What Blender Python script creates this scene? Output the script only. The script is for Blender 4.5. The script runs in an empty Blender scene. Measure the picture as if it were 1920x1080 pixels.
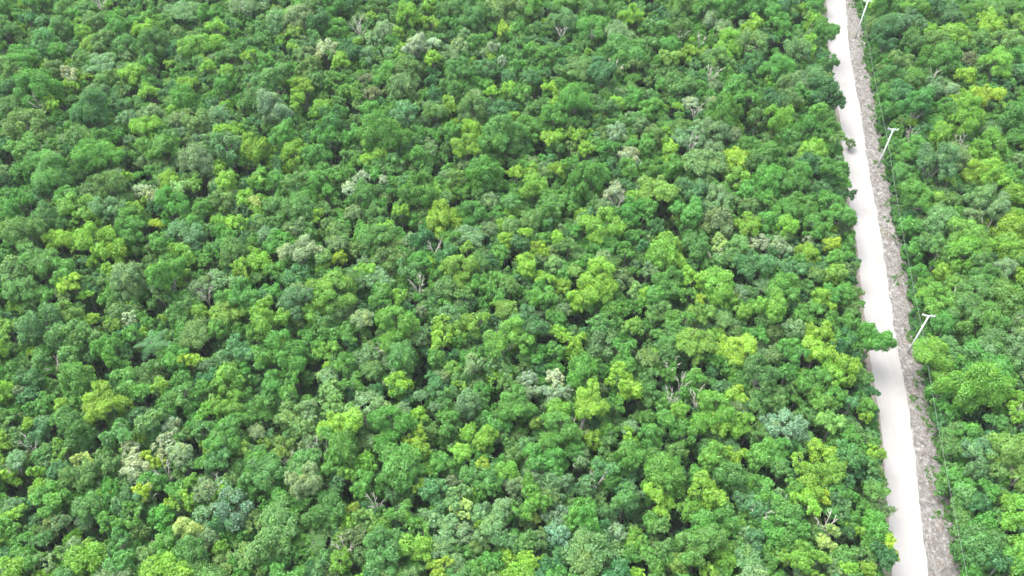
import bpy, math, random
import numpy as np

# ------------------------------------------------------------------ camera, light, exposure
sc = bpy.context.scene
COLL = sc.collection
CAM_H = 118.0
cam_data = bpy.data.cameras.new('camera')
cam_data.sensor_width = 36.0
cam_data.lens = 30.225
cam_data.clip_start = 1.0
cam_data.clip_end = 6000.0
cam = bpy.data.objects.new('camera', cam_data)
cam.location = (0, 0, CAM_H)
cam.rotation_euler = (math.radians(90 - 48.716), 0, 0)
COLL.objects.link(cam)
sc.camera = cam

SUN_EL, SUN_AZ = math.radians(66), math.radians(-60)      # azimuth from +Y towards +X
world = bpy.data.worlds.new('World')
sc.world = world
world.use_nodes = True
wn = world.node_tree
bg = wn.nodes['Background']
skyt = wn.nodes.new('ShaderNodeTexSky')
skyt.sky_type = 'NISHITA'
skyt.sun_disc = False
skyt.sun_elevation = SUN_EL
skyt.sun_rotation = SUN_AZ
skyt.air_density = 0.75
skyt.dust_density = 4.0
skyt.ozone_density = 0.6
overcast = wn.nodes.new('ShaderNodeHueSaturation')        # a thin cloud cover: the same sky, paler
overcast.inputs['Saturation'].default_value = 0.4
wn.links.new(skyt.outputs[0], overcast.inputs['Color'])
wn.links.new(overcast.outputs[0], bg.inputs[0])
bg.inputs[1].default_value = 0.15

sun_data = bpy.data.lights.new('sun', 'SUN')
sun_data.energy = 0.5
sun_data.angle = math.radians(60)
sun_data.color = (1.0, 0.98, 0.94)
sun = bpy.data.objects.new('sun', sun_data)
sun.rotation_euler = (math.pi / 2 - SUN_EL, 0, math.pi - SUN_AZ)
sun.location = (0, 0, 200)
COLL.objects.link(sun)

sc.view_settings.view_transform = 'Standard'
sc.view_settings.look = 'None'
sc.view_settings.exposure = 2.26
sc.view_settings.gamma = 1.0
sc.view_settings.use_curve_mapping = False
sc.render.engine = 'CYCLES'
sc.cycles.max_bounces = 8
sc.cycles.diffuse_bounces = 6
sc.cycles.transmission_bounces = 6
sc.cycles.glossy_bounces = 2
sc.cycles.use_denoising = True

# ------------------------------------------------------------------ helpers
rng = random.Random(11)
NR = np.random.default_rng(11)

def tag(o, label=None, cat=None, group=None, kind=None):
    if label: o['label'] = label
    if cat: o['category'] = cat
    if group: o['group'] = group
    if kind: o['kind'] = kind
    return o

def empty(name, loc):
    o = bpy.data.objects.new(name, None)
    o.empty_display_size = 0.5
    o.location = loc
    COLL.objects.link(o)
    return o

def np_mesh(name, verts, faces, mat, attrs=None, smooth=False):
    """verts (n,3), faces (m,k) of one size k"""
    me = bpy.data.meshes.new(name)
    verts = np.asarray(verts, dtype=np.float32)
    faces = np.asarray(faces, dtype=np.int32)
    m, k = faces.shape
    me.vertices.add(len(verts)); me.vertices.foreach_set('co', verts.ravel())
    me.loops.add(m * k); me.loops.foreach_set('vertex_index', faces.ravel())
    me.polygons.add(m)
    me.polygons.foreach_set('loop_start', np.arange(0, m * k, k, dtype=np.int32))
    if smooth:
        me.polygons.foreach_set('use_smooth', np.ones(m, dtype=bool))
    for key, vals in (attrs or {}).items():
        a = me.attributes.new(key, 'FLOAT', 'FACE')
        a.data.foreach_set('value', np.asarray(vals, dtype=np.float32))
    me.update(calc_edges=True)
    if mat: me.materials.append(mat)
    return me

def mesh_obj(name, me, parent=None, loc=None, scale=None, rotz=0.0):
    o = bpy.data.objects.new(name, me)
    COLL.objects.link(o)
    if parent: o.parent = parent
    if loc is not None: o.location = loc
    if scale is not None: o.scale = scale
    o.rotation_euler = (0, 0, rotz)
    return o

class MB:
    """collects quads/tris of tubes and boxes into one mesh"""
    def __init__(self): self.v = []; self.f = []
    def tube(self, pts, rad, n=6, cap=True):
        pts = [np.array(p, float) for p in pts]
        base = len(self.v)
        for i, p in enumerate(pts):
            d = pts[min(i + 1, len(pts) - 1)] - pts[max(i - 1, 0)]
            d /= max(np.linalg.norm(d), 1e-6)
            a = np.cross(d, (0.31, 0.9, 0.29) if abs(d[2]) > 0.8 else (0, 0, 1.0)); a /= np.linalg.norm(a)
            b = np.cross(d, a)
            for k in range(n):
                t = 2 * math.pi * k / n
                self.v.append(tuple(p + rad[i] * (math.cos(t) * a + math.sin(t) * b)))
        for i in range(len(pts) - 1):
            for k in range(n):
                k2 = (k + 1) % n
                self.f.append((base + i * n + k, base + i * n + k2, base + (i + 1) * n + k2, base + (i + 1) * n + k))
        if cap:
            self.f.append(tuple(base + k for k in range(n))[::-1])
            self.f.append(tuple(base + (len(pts) - 1) * n + k for k in range(n)))
    def box(self, c, s, rotz=0.0):
        b = len(self.v); co, si = math.cos(rotz), math.sin(rotz)
        for z in (-1, 1):
            for x, y in ((-1, -1), (1, -1), (1, 1), (-1, 1)):
                X, Y = x * s[0] / 2, y * s[1] / 2
                self.v.append((c[0] + X * co - Y * si, c[1] + X * si + Y * co, c[2] + z * s[2] / 2))
        for q in ((0, 3, 2, 1), (4, 5, 6, 7), (0, 1, 5, 4), (1, 2, 6, 5), (2, 3, 7, 6), (3, 0, 4, 7)):
            self.f.append(tuple(b + i for i in q))
    def mesh(self, name, mat, smooth=False):
        me = bpy.data.meshes.new(name)
        me.from_pydata(self.v, [], self.f)
        if smooth:
            for p in me.polygons: p.use_smooth = True
        me.materials.append(mat)
        return me

# ------------------------------------------------------------------ materials
def node_mat(name):
    m = bpy.data.materials.new(name); m.use_nodes = True
    nt = m.node_tree; nt.nodes.clear()
    out = nt.nodes.new('ShaderNodeOutputMaterial')
    return m, nt, out

def leaf_material():
    m, nt, out = node_mat('leaf')
    N = nt.nodes.new; L = nt.links.new
    tint = N('ShaderNodeAttribute'); tint.attribute_type = 'INSTANCER'; tint.attribute_name = 'tint'
    va = N('ShaderNodeAttribute'); va.attribute_name = 'vary'
    wa = N('ShaderNodeAttribute'); wa.attribute_name = 'warm'
    mul = N('ShaderNodeMath'); mul.operation = 'MULTIPLY_ADD'
    L(va.outputs['Fac'], mul.inputs[0]); mul.inputs[1].default_value = 0.34; mul.inputs[2].default_value = 1.0
    sc1 = N('ShaderNodeVectorMath'); sc1.operation = 'SCALE'
    L(tint.outputs['Vector'], sc1.inputs[0]); L(mul.outputs[0], sc1.inputs['Scale'])
    hue = N('ShaderNodeVectorMath'); hue.operation = 'MULTIPLY'
    L(sc1.outputs[0], hue.inputs[0]); hue.inputs[1].default_value = (1.28, 1.08, 0.75)
    mx = N('ShaderNodeMix'); mx.data_type = 'VECTOR'
    L(wa.outputs['Fac'], mx.inputs['Factor']); L(sc1.outputs[0], mx.inputs[4]); L(hue.outputs[0], mx.inputs[5])
    col = mx.outputs[1]
    dif = N('ShaderNodeBsdfDiffuse'); L(col, dif.inputs[0])
    tr = N('ShaderNodeBsdfTranslucent')
    tc = N('ShaderNodeVectorMath'); tc.operation = 'MULTIPLY'
    L(col, tc.inputs[0]); tc.inputs[1].default_value = (1.05, 1.1, 0.6); L(tc.outputs[0], tr.inputs[0])
    m1 = N('ShaderNodeMixShader'); m1.inputs[0].default_value = 0.38
    L(dif.outputs[0], m1.inputs[1]); L(tr.outputs[0], m1.inputs[2])
    gl = N('ShaderNodeBsdfGlossy'); gl.inputs['Roughness'].default_value = 0.45; gl.inputs[0].default_value = (1, 1, 1, 1)
    m2 = N('ShaderNodeMixShader'); m2.inputs[0].default_value = 0.025
    L(m1.outputs[0], m2.inputs[1]); L(gl.outputs[0], m2.inputs[2])
    L(m2.outputs[0], out.inputs[0])
    return m

def ramp_material(name, stops, scale, detail=6, rough=0.95, bump=0.0, stretch=None, second=None):
    m, nt, out = node_mat(name)
    N = nt.nodes.new; L = nt.links.new
    geo = N('ShaderNodeNewGeometry')
    mp = N('ShaderNodeMapping'); L(geo.outputs['Position'], mp.inputs[0])
    if stretch:
        mp.inputs['Rotation'].default_value = (0, 0, stretch[1]); mp.inputs['Scale'].default_value = stretch[0]
    no = N('ShaderNodeTexNoise'); no.inputs['Scale'].default_value = scale; no.inputs['Detail'].default_value = detail
    no.inputs['Roughness'].default_value = 0.65
    L(mp.outputs[0], no.inputs['Vector'])
    rp = N('ShaderNodeValToRGB'); el = rp.color_ramp.elements
    while len(el) > 1: el.remove(el[-1])
    el[0].position = stops[0][0]; el[0].color = (*stops[0][1], 1)
    for p, c in stops[1:]:
        e = el.new(p); e.color = (*c, 1)
    L(no.outputs['Fac'], rp.inputs[0])
    col = rp.outputs[0]
    if second:       # (scale, low, high, colour)
        n2 = N('ShaderNodeTexNoise'); n2.inputs['Scale'].default_value = second[0]; n2.inputs['Detail'].default_value = 4
        L(geo.outputs['Position'], n2.inputs['Vector'])
        mr = N('ShaderNodeMapRange'); mr.inputs[1].default_value = second[1]; mr.inputs[2].default_value = second[2]
        L(n2.outputs['Fac'], mr.inputs[0])
        mm = N('ShaderNodeMix'); mm.data_type = 'RGBA'
        L(mr.outputs[0], mm.inputs['Factor']); L(col, mm.inputs[6]); mm.inputs[7].default_value = (*second[3], 1)
        col = mm.outputs[2]
    bs = N('ShaderNodeBsdfPrincipled'); bs.inputs['Roughness'].default_value = rough
    bs.inputs['Specular IOR Level'].default_value = 0.2
    L(col, bs.inputs['Base Color'])
    if bump:
        bp = N('ShaderNodeBump'); bp.inputs['Strength'].default_value = 0.6; bp.inputs['Distance'].default_value = bump
        L(no.outputs['Fac'], bp.inputs['Height']); L(bp.outputs[0], bs.inputs['Normal'])
    L(bs.outputs[0], out.inputs[0])
    return m

M_LEAF = leaf_material()
M_BARK = ramp_material('bark', [(0.3, (0.10, 0.105, 0.088)), (0.7, (0.30, 0.30, 0.26))], 2.5)
M_BARE = ramp_material('bare_wood', [(0.3, (0.36, 0.33, 0.28)), (0.7, (0.60, 0.57, 0.51))], 2.0)
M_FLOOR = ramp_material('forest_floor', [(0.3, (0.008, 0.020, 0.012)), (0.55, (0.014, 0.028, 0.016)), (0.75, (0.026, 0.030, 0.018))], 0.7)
M_ROAD = ramp_material('white_limestone', [(0.3, (0.275, 0.268, 0.257)), (0.65, (0.305, 0.299, 0.288))], 0.5, detail=8, stretch=((1.0, 0.12, 1.0), math.radians(9)), second=(0.22, 0.5, 0.8, (0.250, 0.240, 0.225)))
M_SOIL = ramp_material('dry_soil', [(0.3, (0.14, 0.115, 0.10)), (0.7, (0.27, 0.235, 0.212))], 1.4, detail=8, second=(0.35, 0.55, 0.75, (0.09, 0.12, 0.05)))
M_VERGE = ramp_material('rubble_verge', [(0.28, (0.078, 0.073, 0.066)), (0.44, (0.125, 0.119, 0.110)), (0.56, (0.178, 0.171, 0.160)), (0.66, (0.33, 0.323, 0.310))], 1.5, detail=9, bump=0.25,
                        stretch=((1.0, 0.75, 1.0), math.radians(20)), second=(0.16, 0.58, 0.78, (0.115, 0.12, 0.055)))
M_STONE = ramp_material('pale_stone', [(0.3, (0.08, 0.077, 0.073)), (0.7, (0.30, 0.295, 0.285))], 0.9)
M_STICK = ramp_material('dry_debris', [(0.3, (0.05, 0.04, 0.032)), (0.7, (0.20, 0.165, 0.14))], 0.9)
M_CONCRETE = ramp_material('concrete', [(0.3, (0.52, 0.53, 0.52)), (0.7, (0.66, 0.67, 0.66))], 3.0, rough=0.8)
M_STEEL = ramp_material('galvanised_steel', [(0.3, (0.52, 0.54, 0.56)), (0.7, (0.66, 0.68, 0.70))], 4.0, rough=0.5)
M_PORCELAIN = ramp_material('grey_porcelain', [(0.3, (0.45, 0.46, 0.47)), (0.7, (0.55, 0.56, 0.57))], 4.0, rough=0.3)
M_CABLE = ramp_material('weathered_cable', [(0.3, (0.22, 0.26, 0.24)), (0.7, (0.30, 0.34, 0.32))], 4.0, rough=0.6)

# foliage colours of the species (real surface colour of the leaves)
TINT = {'G': (0.097, 0.288, 0.050), 'L': (0.190, 0.400, 0.048), 'M': (0.104, 0.260, 0.064), 'D': (0.054, 0.188, 0.058), 'T': (0.088, 0.242, 0.088), 'S': (0.160, 0.305, 0.130),
        'P': (0.31, 0.43, 0.28), 'O': (0.132, 0.270, 0.076), 'Y': (0.280, 0.450, 0.042), 'V': (0.090, 0.310, 0.048), 'U': (0.160, 0.315, 0.185), 'R': (0.17, 0.23, 0.115), 'B': (0.3, 0.3, 0.3), 'F': (0.07, 0.19, 0.09)}
def tint_of(code, r):
    a = TINT[code[0]]
    b = TINT[code[1]] if len(code) > 1 else a
    w = 0.38 if len(code) > 1 else 0.0
    k = r.uniform(0.88, 1.14); j = r.uniform(-0.10, 0.10)
    c = [a[i] * (1 - w) + b[i] * w for i in range(3)]
    return (c[0] * k * (1 + j), c[1] * k, c[2] * k * (1 - j * 0.5))

# ------------------------------------------------------------------ foliage builders
def leaves(centers, normals, length, width, rg, droop=0.0):
    """one rhombic leaf spray per centre, folded along its length"""
    n = len(centers)
    nr = normals / np.linalg.norm(normals, axis=1, keepdims=True)
    t = rg.normal(size=(n, 3)); t[:, 2] -= droop
    t -= nr * (t * nr).sum(1, keepdims=True)
    t /= np.linalg.norm(t, axis=1, keepdims=True)
    b = np.cross(nr, t)
    l = length * rg.uniform(0.65, 1.35, (n, 1)); w = width * rg.uniform(0.65, 1.35, (n, 1))
    fold = nr * (l * 0.12)
    v = np.empty((n, 4, 3))
    v[:, 0] = centers - t * l * 0.5 - fold
    v[:, 1] = centers + b * w * 0.5 - t * l * 0.06 + fold * 0.5
    v[:, 2] = centers + t * l * 0.5 - fold
    v[:, 3] = centers - b * w * 0.5 - t * l * 0.06 + fold * 0.5
    f = np.arange(n * 4).reshape(n, 4)
    return v.reshape(-1, 3), f

def crown_lobes(R, kind, rg):
    out = []
    if kind == 'umbrella':
        n = int(rg.integers(11, 16) * (0.6 + 0.3 * R))
        for i in range(n):
            rho = math.sqrt((i + 0.4) / n) * 0.78; th = i * 2.39996 + rg.uniform(-0.4, 0.4)
            out.append((np.array([rho * math.cos(th), rho * math.sin(th), 0.42 * (1 - rho * rho) + rg.uniform(-0.14, 0.14)]) * R, R * rg.uniform(0.20, 0.34) / (0.75 + 0.12 * R), 0.72))
    elif kind == 'sparse':
        n = int(rg.integers(15, 22))
        for i in range(n):
            z = 1 - 1.25 * (i + 0.5) / n; th = i * 2.39996 + rg.uniform(-0.5, 0.5); q = math.sqrt(max(0, 1 - z * z))
            d = rg.uniform(0.5, 0.82)
            out.append((np.array([q * math.cos(th) * d, q * math.sin(th) * d, z * d * 0.8]) * R, R * rg.uniform(0.16, 0.26), 0.85))
    elif kind == 'column':
        n = int(rg.integers(13, 18) * (0.6 + 0.35 * R))
        for i in range(n):
            z = 1 - 1.7 * (i + 0.5) / n; th = i * 2.39996 + rg.uniform(-0.4, 0.4); q = math.sqrt(max(0.05, 1 - z * z))
            d = rg.uniform(0.5, 0.88)
            out.append((np.array([q * math.cos(th) * d, q * math.sin(th) * d, z * 1.05 * 0.8]) * R, R * rg.uniform(0.22, 0.42) / (0.75 + 0.16 * R), 1.05))
    else:   # puffy, feathery: a lumpy dome of many small clumps on a few boughs
        nb = int(rg.integers(5, 8))
        boughs = []
        for i in range(nb):
            th = i * 2.39996 + rg.uniform(-0.6, 0.6); z = 0.95 - 0.85 * (i + 0.5) / nb; q = math.sqrt(1 - z * z)
            d = rg.uniform(0.35, 0.92)
            boughs.append(np.array([q * math.cos(th) * d, q * math.sin(th) * d, z * d * 1.05 + rg.uniform(-0.12, 0.22)]))
        for bq in boughs:
            br_ = rg.uniform(0.26, 0.56)
            m = max(4, int(4 + 3.6 * R * br_))
            for i in range(m):
                z = 1 - 1.45 * (i + 0.5) / m; th = i * 2.39996 + rg.uniform(-0.6, 0.6); q = math.sqrt(max(0, 1 - z * z))
                d = rg.uniform(0.45, 0.98) * br_
                out.append(((bq + np.array([q * math.cos(th) * d, q * math.sin(th) * d, z * d * 1.0])) * R, R * br_ * rg.uniform(0.30, 0.56), 1.0))
    return out

def crown_geo(R, kind, seed):
    rg = np.random.default_rng(seed)
    lobes = crown_lobes(R, kind, rg)
    V, Fs, va, wa, off = [], [], [], [], 0
    Ln, Wd, cov, droop, jit = {'puffy': (0.32, 0.155, 2.0, 0.6, 0.52), 'feathery': (0.46, 0.125, 1.9, 1.0, 0.6), 'umbrella': (0.32, 0.17, 2.2, 0.2, 0.5),
                               'sparse': (0.30, 0.21, 1.7, 0.0, 0.7), 'column': (0.40, 0.15, 2.2, 0.8, 0.6)}[kind]
    for c, rl, zs in lobes:
        outw = c / max(np.linalg.norm(c), 1e-6) + np.array([0, 0, 0.35])
        outw /= np.linalg.norm(outw)
        n = max(14, int(cov * 4 * math.pi * rl * rl * 0.72 / (Ln * Wd * 0.5)))
        d = rg.normal(size=(n * 2, 3)); d /= np.linalg.norm(d, axis=1, keepdims=True)
        d = d[(d @ outw) > rg.uniform(-0.75, 0.1, len(d))][:n]
        n = len(d)
        # bumpy lobe: a few random directions push the surface in or out
        k = rg.normal(size=(5, 3)); k /= np.linalg.norm(k, axis=1, keepdims=True)
        bump = 1 + 0.20 * np.sin(3.2 * (d @ k.T)).sum(1) / 2
        rad = rl * bump * (0.66 + 0.40 * np.sqrt(rg.random(n))) * np.where(rg.random(n) < 0.12, rg.uniform(1.1, 1.5, n), 1.0)
        p = c + d * rad[:, None] * np.array([1, 1, zs])
        nr = d * 0.85 + np.array([0, 0, 0.3]) + rg.normal(size=(n, 3)) * jit
        v, f = leaves(p, nr, Ln, Wd, rg, droop)
        V.append(v); Fs.append(f + off); off += len(v)
        lv = rg.uniform(-0.4, 0.4); lw = max(0.0, rg.normal(0.10, 0.25))
        va.append(np.clip(lv + rg.normal(0, 0.30, n), -1.2, 1.4))
        wa.append(np.clip(lw + rg.normal(0, 0.15, n), 0, 1))
    return np.concatenate(V), np.concatenate(Fs), np.concatenate(va), np.concatenate(wa), lobes

TRUNK_H = 6.5
def trunk_mb(R, kind, lobes, seed):
    r = random.Random(seed); mb = MB()
    zf = -0.62 * R if kind != 'umbrella' else -0.75 * R
    lean = (r.uniform(-0.3, 0.3), r.uniform(-0.3, 0.3))
    tr = 0.05 + 0.045 * R
    fork = (lean[0] * 0.4, lean[1] * 0.4, zf)
    mb.tube([(lean[0] * -0.6, lean[1] * -0.6, -TRUNK_H), (lean[0], lean[1], (zf - TRUNK_H) / 2), fork], [tr * 1.5, tr * 1.1, tr], 6)
    pick = sorted(lobes, key=lambda q: r.random())[:7 if R > 2.2 else 5]
    for c, rl, zs in pick:
        m = (fork[0] * 0.45 + c[0] * 0.5 + r.uniform(-.15, .15) * R, fork[1] * 0.45 + c[1] * 0.5 + r.uniform(-.15, .15) * R, zf * 0.5 + c[2] * 0.42)
        mb.tube([fork, m, tuple(c)], [tr * 0.62, tr * 0.45, tr * 0.2], 5, cap=False)
        e = (c[0] + r.uniform(-1, 1) * rl, c[1] + r.uniform(-1, 1) * rl, c[2] + r.uniform(0.1, 0.9) * rl)
        mb.tube([m, ((m[0] + e[0]) / 2 + .1, (m[1] + e[1]) / 2, (m[2] + e[2]) / 2), e], [tr * 0.4, tr * 0.25, tr * 0.1], 4, cap=False)
    return mb

SIZES = (1.45, 2.1, 3.0, 4.2)
KINDS = (('puffy', 4), ('feathery', 3), ('umbrella', 2), ('sparse', 3), ('column', 2))
VAR = []      # (kind, R, crown mesh, trunk mesh, joined-for-stuff object)
src = bpy.data.collections.new('tree_sources')
seed = 100
for kd, cnt in KINDS:
    for R in SIZES:
        for q in range(cnt if R < 4 else max(1, cnt - 1)):
            seed += 1
            v, f, va, wa, lobes = crown_geo(R, kd, seed)
            cm = np_mesh('crown', v, f, M_LEAF, {'vary': va, 'warm': wa})
            tm = trunk_mb(R, kd, lobes, seed).mesh('trunk', M_BARK)
            VAR.append((kd, R, cm, tm))
for i, (kd, R, cm, tm) in enumerate(VAR):
    j = bpy.data.meshes.new('tree_source')
    # crown and trunk in one mesh for the mass of the forest
    nv, nf = len(cm.vertices), len(cm.polygons)
    co = np.empty(nv * 3, np.float32); cm.vertices.foreach_get('co', co)
    tv = np.array([p.co[:] for p in tm.vertices], np.float32)
    tf = [tuple(nv + k for k in p.vertices) for p in tm.polygons if len(p.vertices) == 4]
    faces = np.concatenate([np.arange(nv).reshape(-1, 4), np.array(tf, np.int32)])
    va = np.zeros(len(faces), np.float32); cm.attributes['vary'].data.foreach_get('value', tmp := np.zeros(nf, np.float32)); va[:nf] = tmp
    wa = np.zeros(len(faces), np.float32); cm.attributes['warm'].data.foreach_get('value', tmp := np.zeros(nf, np.float32)); wa[:nf] = tmp
    j = np_mesh('tree_source', np.concatenate([co.reshape(-1, 3), tv]), faces, M_LEAF, {'vary': va, 'warm': wa})
    j.materials.append(M_BARK)
    j.polygons.foreach_set('material_index', np.concatenate([np.zeros(nf, np.int32), np.ones(len(tf), np.int32)]))
    src.objects.link(bpy.data.objects.new('tree_source_%03d' % i, j))

PREF = {'L': ('feathery', 'puffy', 'feathery', 'column'), 'V': ('puffy', 'feathery', 'column'), 'G': ('puffy', 'puffy', 'feathery', 'column', 'feathery'), 'M': ('puffy', 'column', 'puffy', 'feathery', 'umbrella', 'feathery'),
        'D': ('puffy', 'feathery'), 'T': ('puffy', 'sparse', 'feathery'), 'S': ('puffy', 'sparse', 'column', 'umbrella', 'puffy'), 'P': ('sparse', 'sparse', 'puffy'), 'U': ('sparse',), 'O': ('umbrella', 'puffy', 'column', 'puffy', 'sparse'),
        'R': ('sparse',), 'Y': ('puffy', 'feathery')}
def pick_variant(code, R, r, kd=None):
    kd = kd or r.choice(PREF[code[0]])
    best = min(abs(s - R) for s in SIZES)
    c = [i for i, q in enumerate(VAR) if q[0] == kd and abs(q[1] - R) - best < 0.02]
    return r.choice(c)

def scatter(name, points, coll, label, cat):
    """points: (x, y, z, variant, rotation, scale, tint) -> one object of kind stuff that carries them all"""
    me = bpy.data.meshes.new(name)
    me.from_pydata([p[:3] for p in points], [], [])
    a = me.attributes.new('variant', 'INT', 'POINT'); a.data.foreach_set('value', np.array([p[3] for p in points], np.int32))
    a = me.attributes.new('turn', 'FLOAT', 'POINT'); a.data.foreach_set('value', np.array([p[4] for p in points], np.float32))
    a = me.attributes.new('size', 'FLOAT', 'POINT'); a.data.foreach_set('value', np.array([p[5] for p in points], np.float32))
    a = me.attributes.new('tint', 'FLOAT_VECTOR', 'POINT'); a.data.foreach_set('vector', np.array([p[6] for p in points], np.float32).ravel())
    o = bpy.data.objects.new(name, me); COLL.objects.link(o)
    tag(o, label, cat, None, 'stuff')
    g = bpy.data.node_groups.new(name + '_scatter', 'GeometryNodeTree')
    g.interface.new_socket('Geometry', in_out='INPUT', socket_type='NodeSocketGeometry')
    g.interface.new_socket('Geometry', in_out='OUTPUT', socket_type='NodeSocketGeometry')
    N = g.nodes.new; L = g.links.new
    gi, go = N('NodeGroupInput'), N('NodeGroupOutput')
    ci = N('GeometryNodeCollectionInfo'); ci.inputs['Collection'].default_value = coll
    ci.inputs['Separate Children'].default_value = True; ci.inputs['Reset Children'].default_value = True
    iop = N('GeometryNodeInstanceOnPoints'); iop.inputs['Pick Instance'].default_value = True
    def na(nm, ty):
        n = N('GeometryNodeInputNamedAttribute'); n.data_type = ty; n.inputs['Name'].default_value = nm
        return next(s for s in n.outputs if s.enabled and s.name == 'Attribute')
    cx = N('ShaderNodeCombineXYZ'); L(na('turn', 'FLOAT'), cx.inputs[2])
    L(gi.outputs[0], iop.inputs['Points']); L(ci.outputs[0], iop.inputs['Instance'])
    L(na('variant', 'INT'), iop.inputs['Instance Index']); L(cx.outputs[0], iop.inputs['Rotation']); L(na('size', 'FLOAT'), iop.inputs['Scale'])
    L(iop.outputs[0], go.inputs[0])
    md = o.modifiers.new('scatter', 'NODES'); md.node_group = g
    return o

# ------------------------------------------------------------------ the lie of the land (metres)
ROAD_R = [(49.5, 58.71), (57.0, 60.32), (62.8, 61.58), (68.9, 62.92), (75.4, 64.31), (82.8, 65.33), (90.5, 66.55), (98.5, 67.97), (107.2, 69.5), (116.3, 71.21), (127.9, 72.89), (140.1, 74.82), (153.5, 77.41), (168.2, 79.52), (184.6, 82.37), (202.8, 86.39)]
VERGE_R = [(49.5, 63.0), (51.6, 63.58), (57.0, 64.47), (61.6, 65.15), (68.9, 66.58), (77.1, 67.52), (83.1, 68.28), (88.7, 69.11), (96.4, 70.58), (104.9, 72.19), (114.0, 73.92), (127.9, 76.22), (140.1, 77.74), (153.5, 80.47), (168.2, 82.98), (180.2, 85.24), (202.8, 89.01)]
def along(tab, y):
    if y <= tab[0][0]: a, b = tab[0], tab[1]
    elif y >= tab[-1][0]: a, b = tab[-2], tab[-1]
    else:
        for a, b in zip(tab, tab[1:]):
            if a[0] <= y <= b[0]: break
    return a[1] + (b[1] - a[1]) * (y - a[0]) / (b[0] - a[0])
def road_r(y): return along(ROAD_R, y)
def road_l(y): return along(ROAD_R, y) - 5.05
def verge_r(y): return along(VERGE_R, y)

def ribbon(name, left, right, z, mat, label, cat, jit, y0=-40.0, y1=420.0, crown=0.0, cols=6):
    r = random.Random(name); v = []; f = []; y = y0; k = 0
    jl = jr = 0.0
    while y <= y1:
        jl = jl * 0.6 + r.uniform(-jit, jit); jr = jr * 0.6 + r.uniform(-jit, jit)
        a, b = left(y) + jl, right(y) + jr
        for c in range(cols + 1):
            t = c / cols
            v.append((a + (b - a) * t, y, z + crown * 4 * t * (1 - t)))
        if k:
            o = (k - 1) * (cols + 1)
            for c in range(cols): f.append((o + c, o + c + 1, o + cols + 2 + c, o + cols + 1 + c))
        k += 1; y += 0.8
    o = mesh_obj(name, np_mesh(name, v, f, mat, smooth=True))
    return tag(o, label, cat, None, 'structure')

v = [(x, y, 0.0) for x in (-3000, -300, 300, 3000) for y in (-3000, -100, 500, 3000)]
f = [(4 * i + j, 4 * i + 4 + j, 4 * i + 5 + j, 4 * i + 1 + j) for i in range(3) for j in range(3)]
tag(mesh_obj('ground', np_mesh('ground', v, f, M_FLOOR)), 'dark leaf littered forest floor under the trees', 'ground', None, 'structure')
ribbon('soil_strip', lambda y: road_l(y) - 1.6, lambda y: road_l(y) + 0.5, 0.02, M_SOIL, 'narrow strip of pinkish brown soil along the tree side of the white road', 'soil', 0.18)
ribbon('rubble_verge', lambda y: road_r(y) - 0.6, lambda y: verge_r(y) + 0.8, 0.03, M_VERGE, 'grey brown rubble verge between the white road and the poles', 'verge', 0.22, crown=0.08)
ribbon('dirt_road', road_l, road_r, 0.055, M_ROAD, 'straight white limestone dirt road through the forest', 'road', 0.10, crown=0.04)

# ------------------------------------------------------------------ verge: stones, dry debris, grass
def stones(name, n, mat, label, cat, smin, smax, flat, long):
    r = random.Random(name); V = []; Fc = []
    oc = [(1, 0, 0), (0, 1, 0), (-1, 0, 0), (0, -1, 0), (0, 0, 1)]
    while len(V) < n * 5:
        y = r.uniform(40, 225)
        t = r.random(); x = road_r(y) + 0.25 + t * (verge_r(y) - road_r(y) - 0.3)
        if r.random() > 0.35 + 0.65 * (0.5 + 0.5 * math.sin(y * 0.9 + 3 * math.sin(x * 1.3))): continue
        s = r.uniform(smin, smax); a = r.uniform(0, 6.28); lx = s * r.uniform(1, long); ly = s
        b = len(V)
        for p in oc:
            X, Y, Z = p[0] * lx * r.uniform(.7, 1.2), p[1] * ly * r.uniform(.7, 1.2), p[2] * s * flat
            V.append((x + X * math.cos(a) - Y * math.sin(a), y + X * math.sin(a) + Y * math.cos(a), 0.05 + Z + (0.06 * 4 * t * (1 - t))))
        Fc += [(b, b + 1, b + 4), (b + 1, b + 2, b + 4), (b + 2, b + 3, b + 4), (b + 3, b, b + 4)]
    tag(mesh_obj(name, np_mesh(name, V, Fc, mat)), label, cat, None, 'stuff')
stones('verge_stones', 4200, M_STONE, 'pale limestone rubble scattered over the verge', 'rubble', 0.06, 0.17, 0.6, 2.4)
stones('dry_debris', 2600, M_STICK, 'dry brown brush debris scattered over the verge', 'debris', 0.05, 0.13, 0.9, 6.0)

POLES = [(59.5, 40.1), (67.7, 88.7), (76.0, 136.8), (84.1, 185.0), (92.4, 233.2)]
# low leaf clumps, used for undergrowth, roadside shrubs and verge grass
low = bpy.data.collections.new('shrub_sources')
for i in range(6):
    vv, ff, va, wa, _ = crown_geo((0.9, 1.2, 1.5)[i % 3], ('puffy', 'feathery')[i % 2], 700 + i)
    low.objects.link(bpy.data.objects.new('shrub_source_%02d' % i, np_mesh('shrub_source', vv, ff, M_LEAF, {'vary': va, 'warm': wa})))

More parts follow.
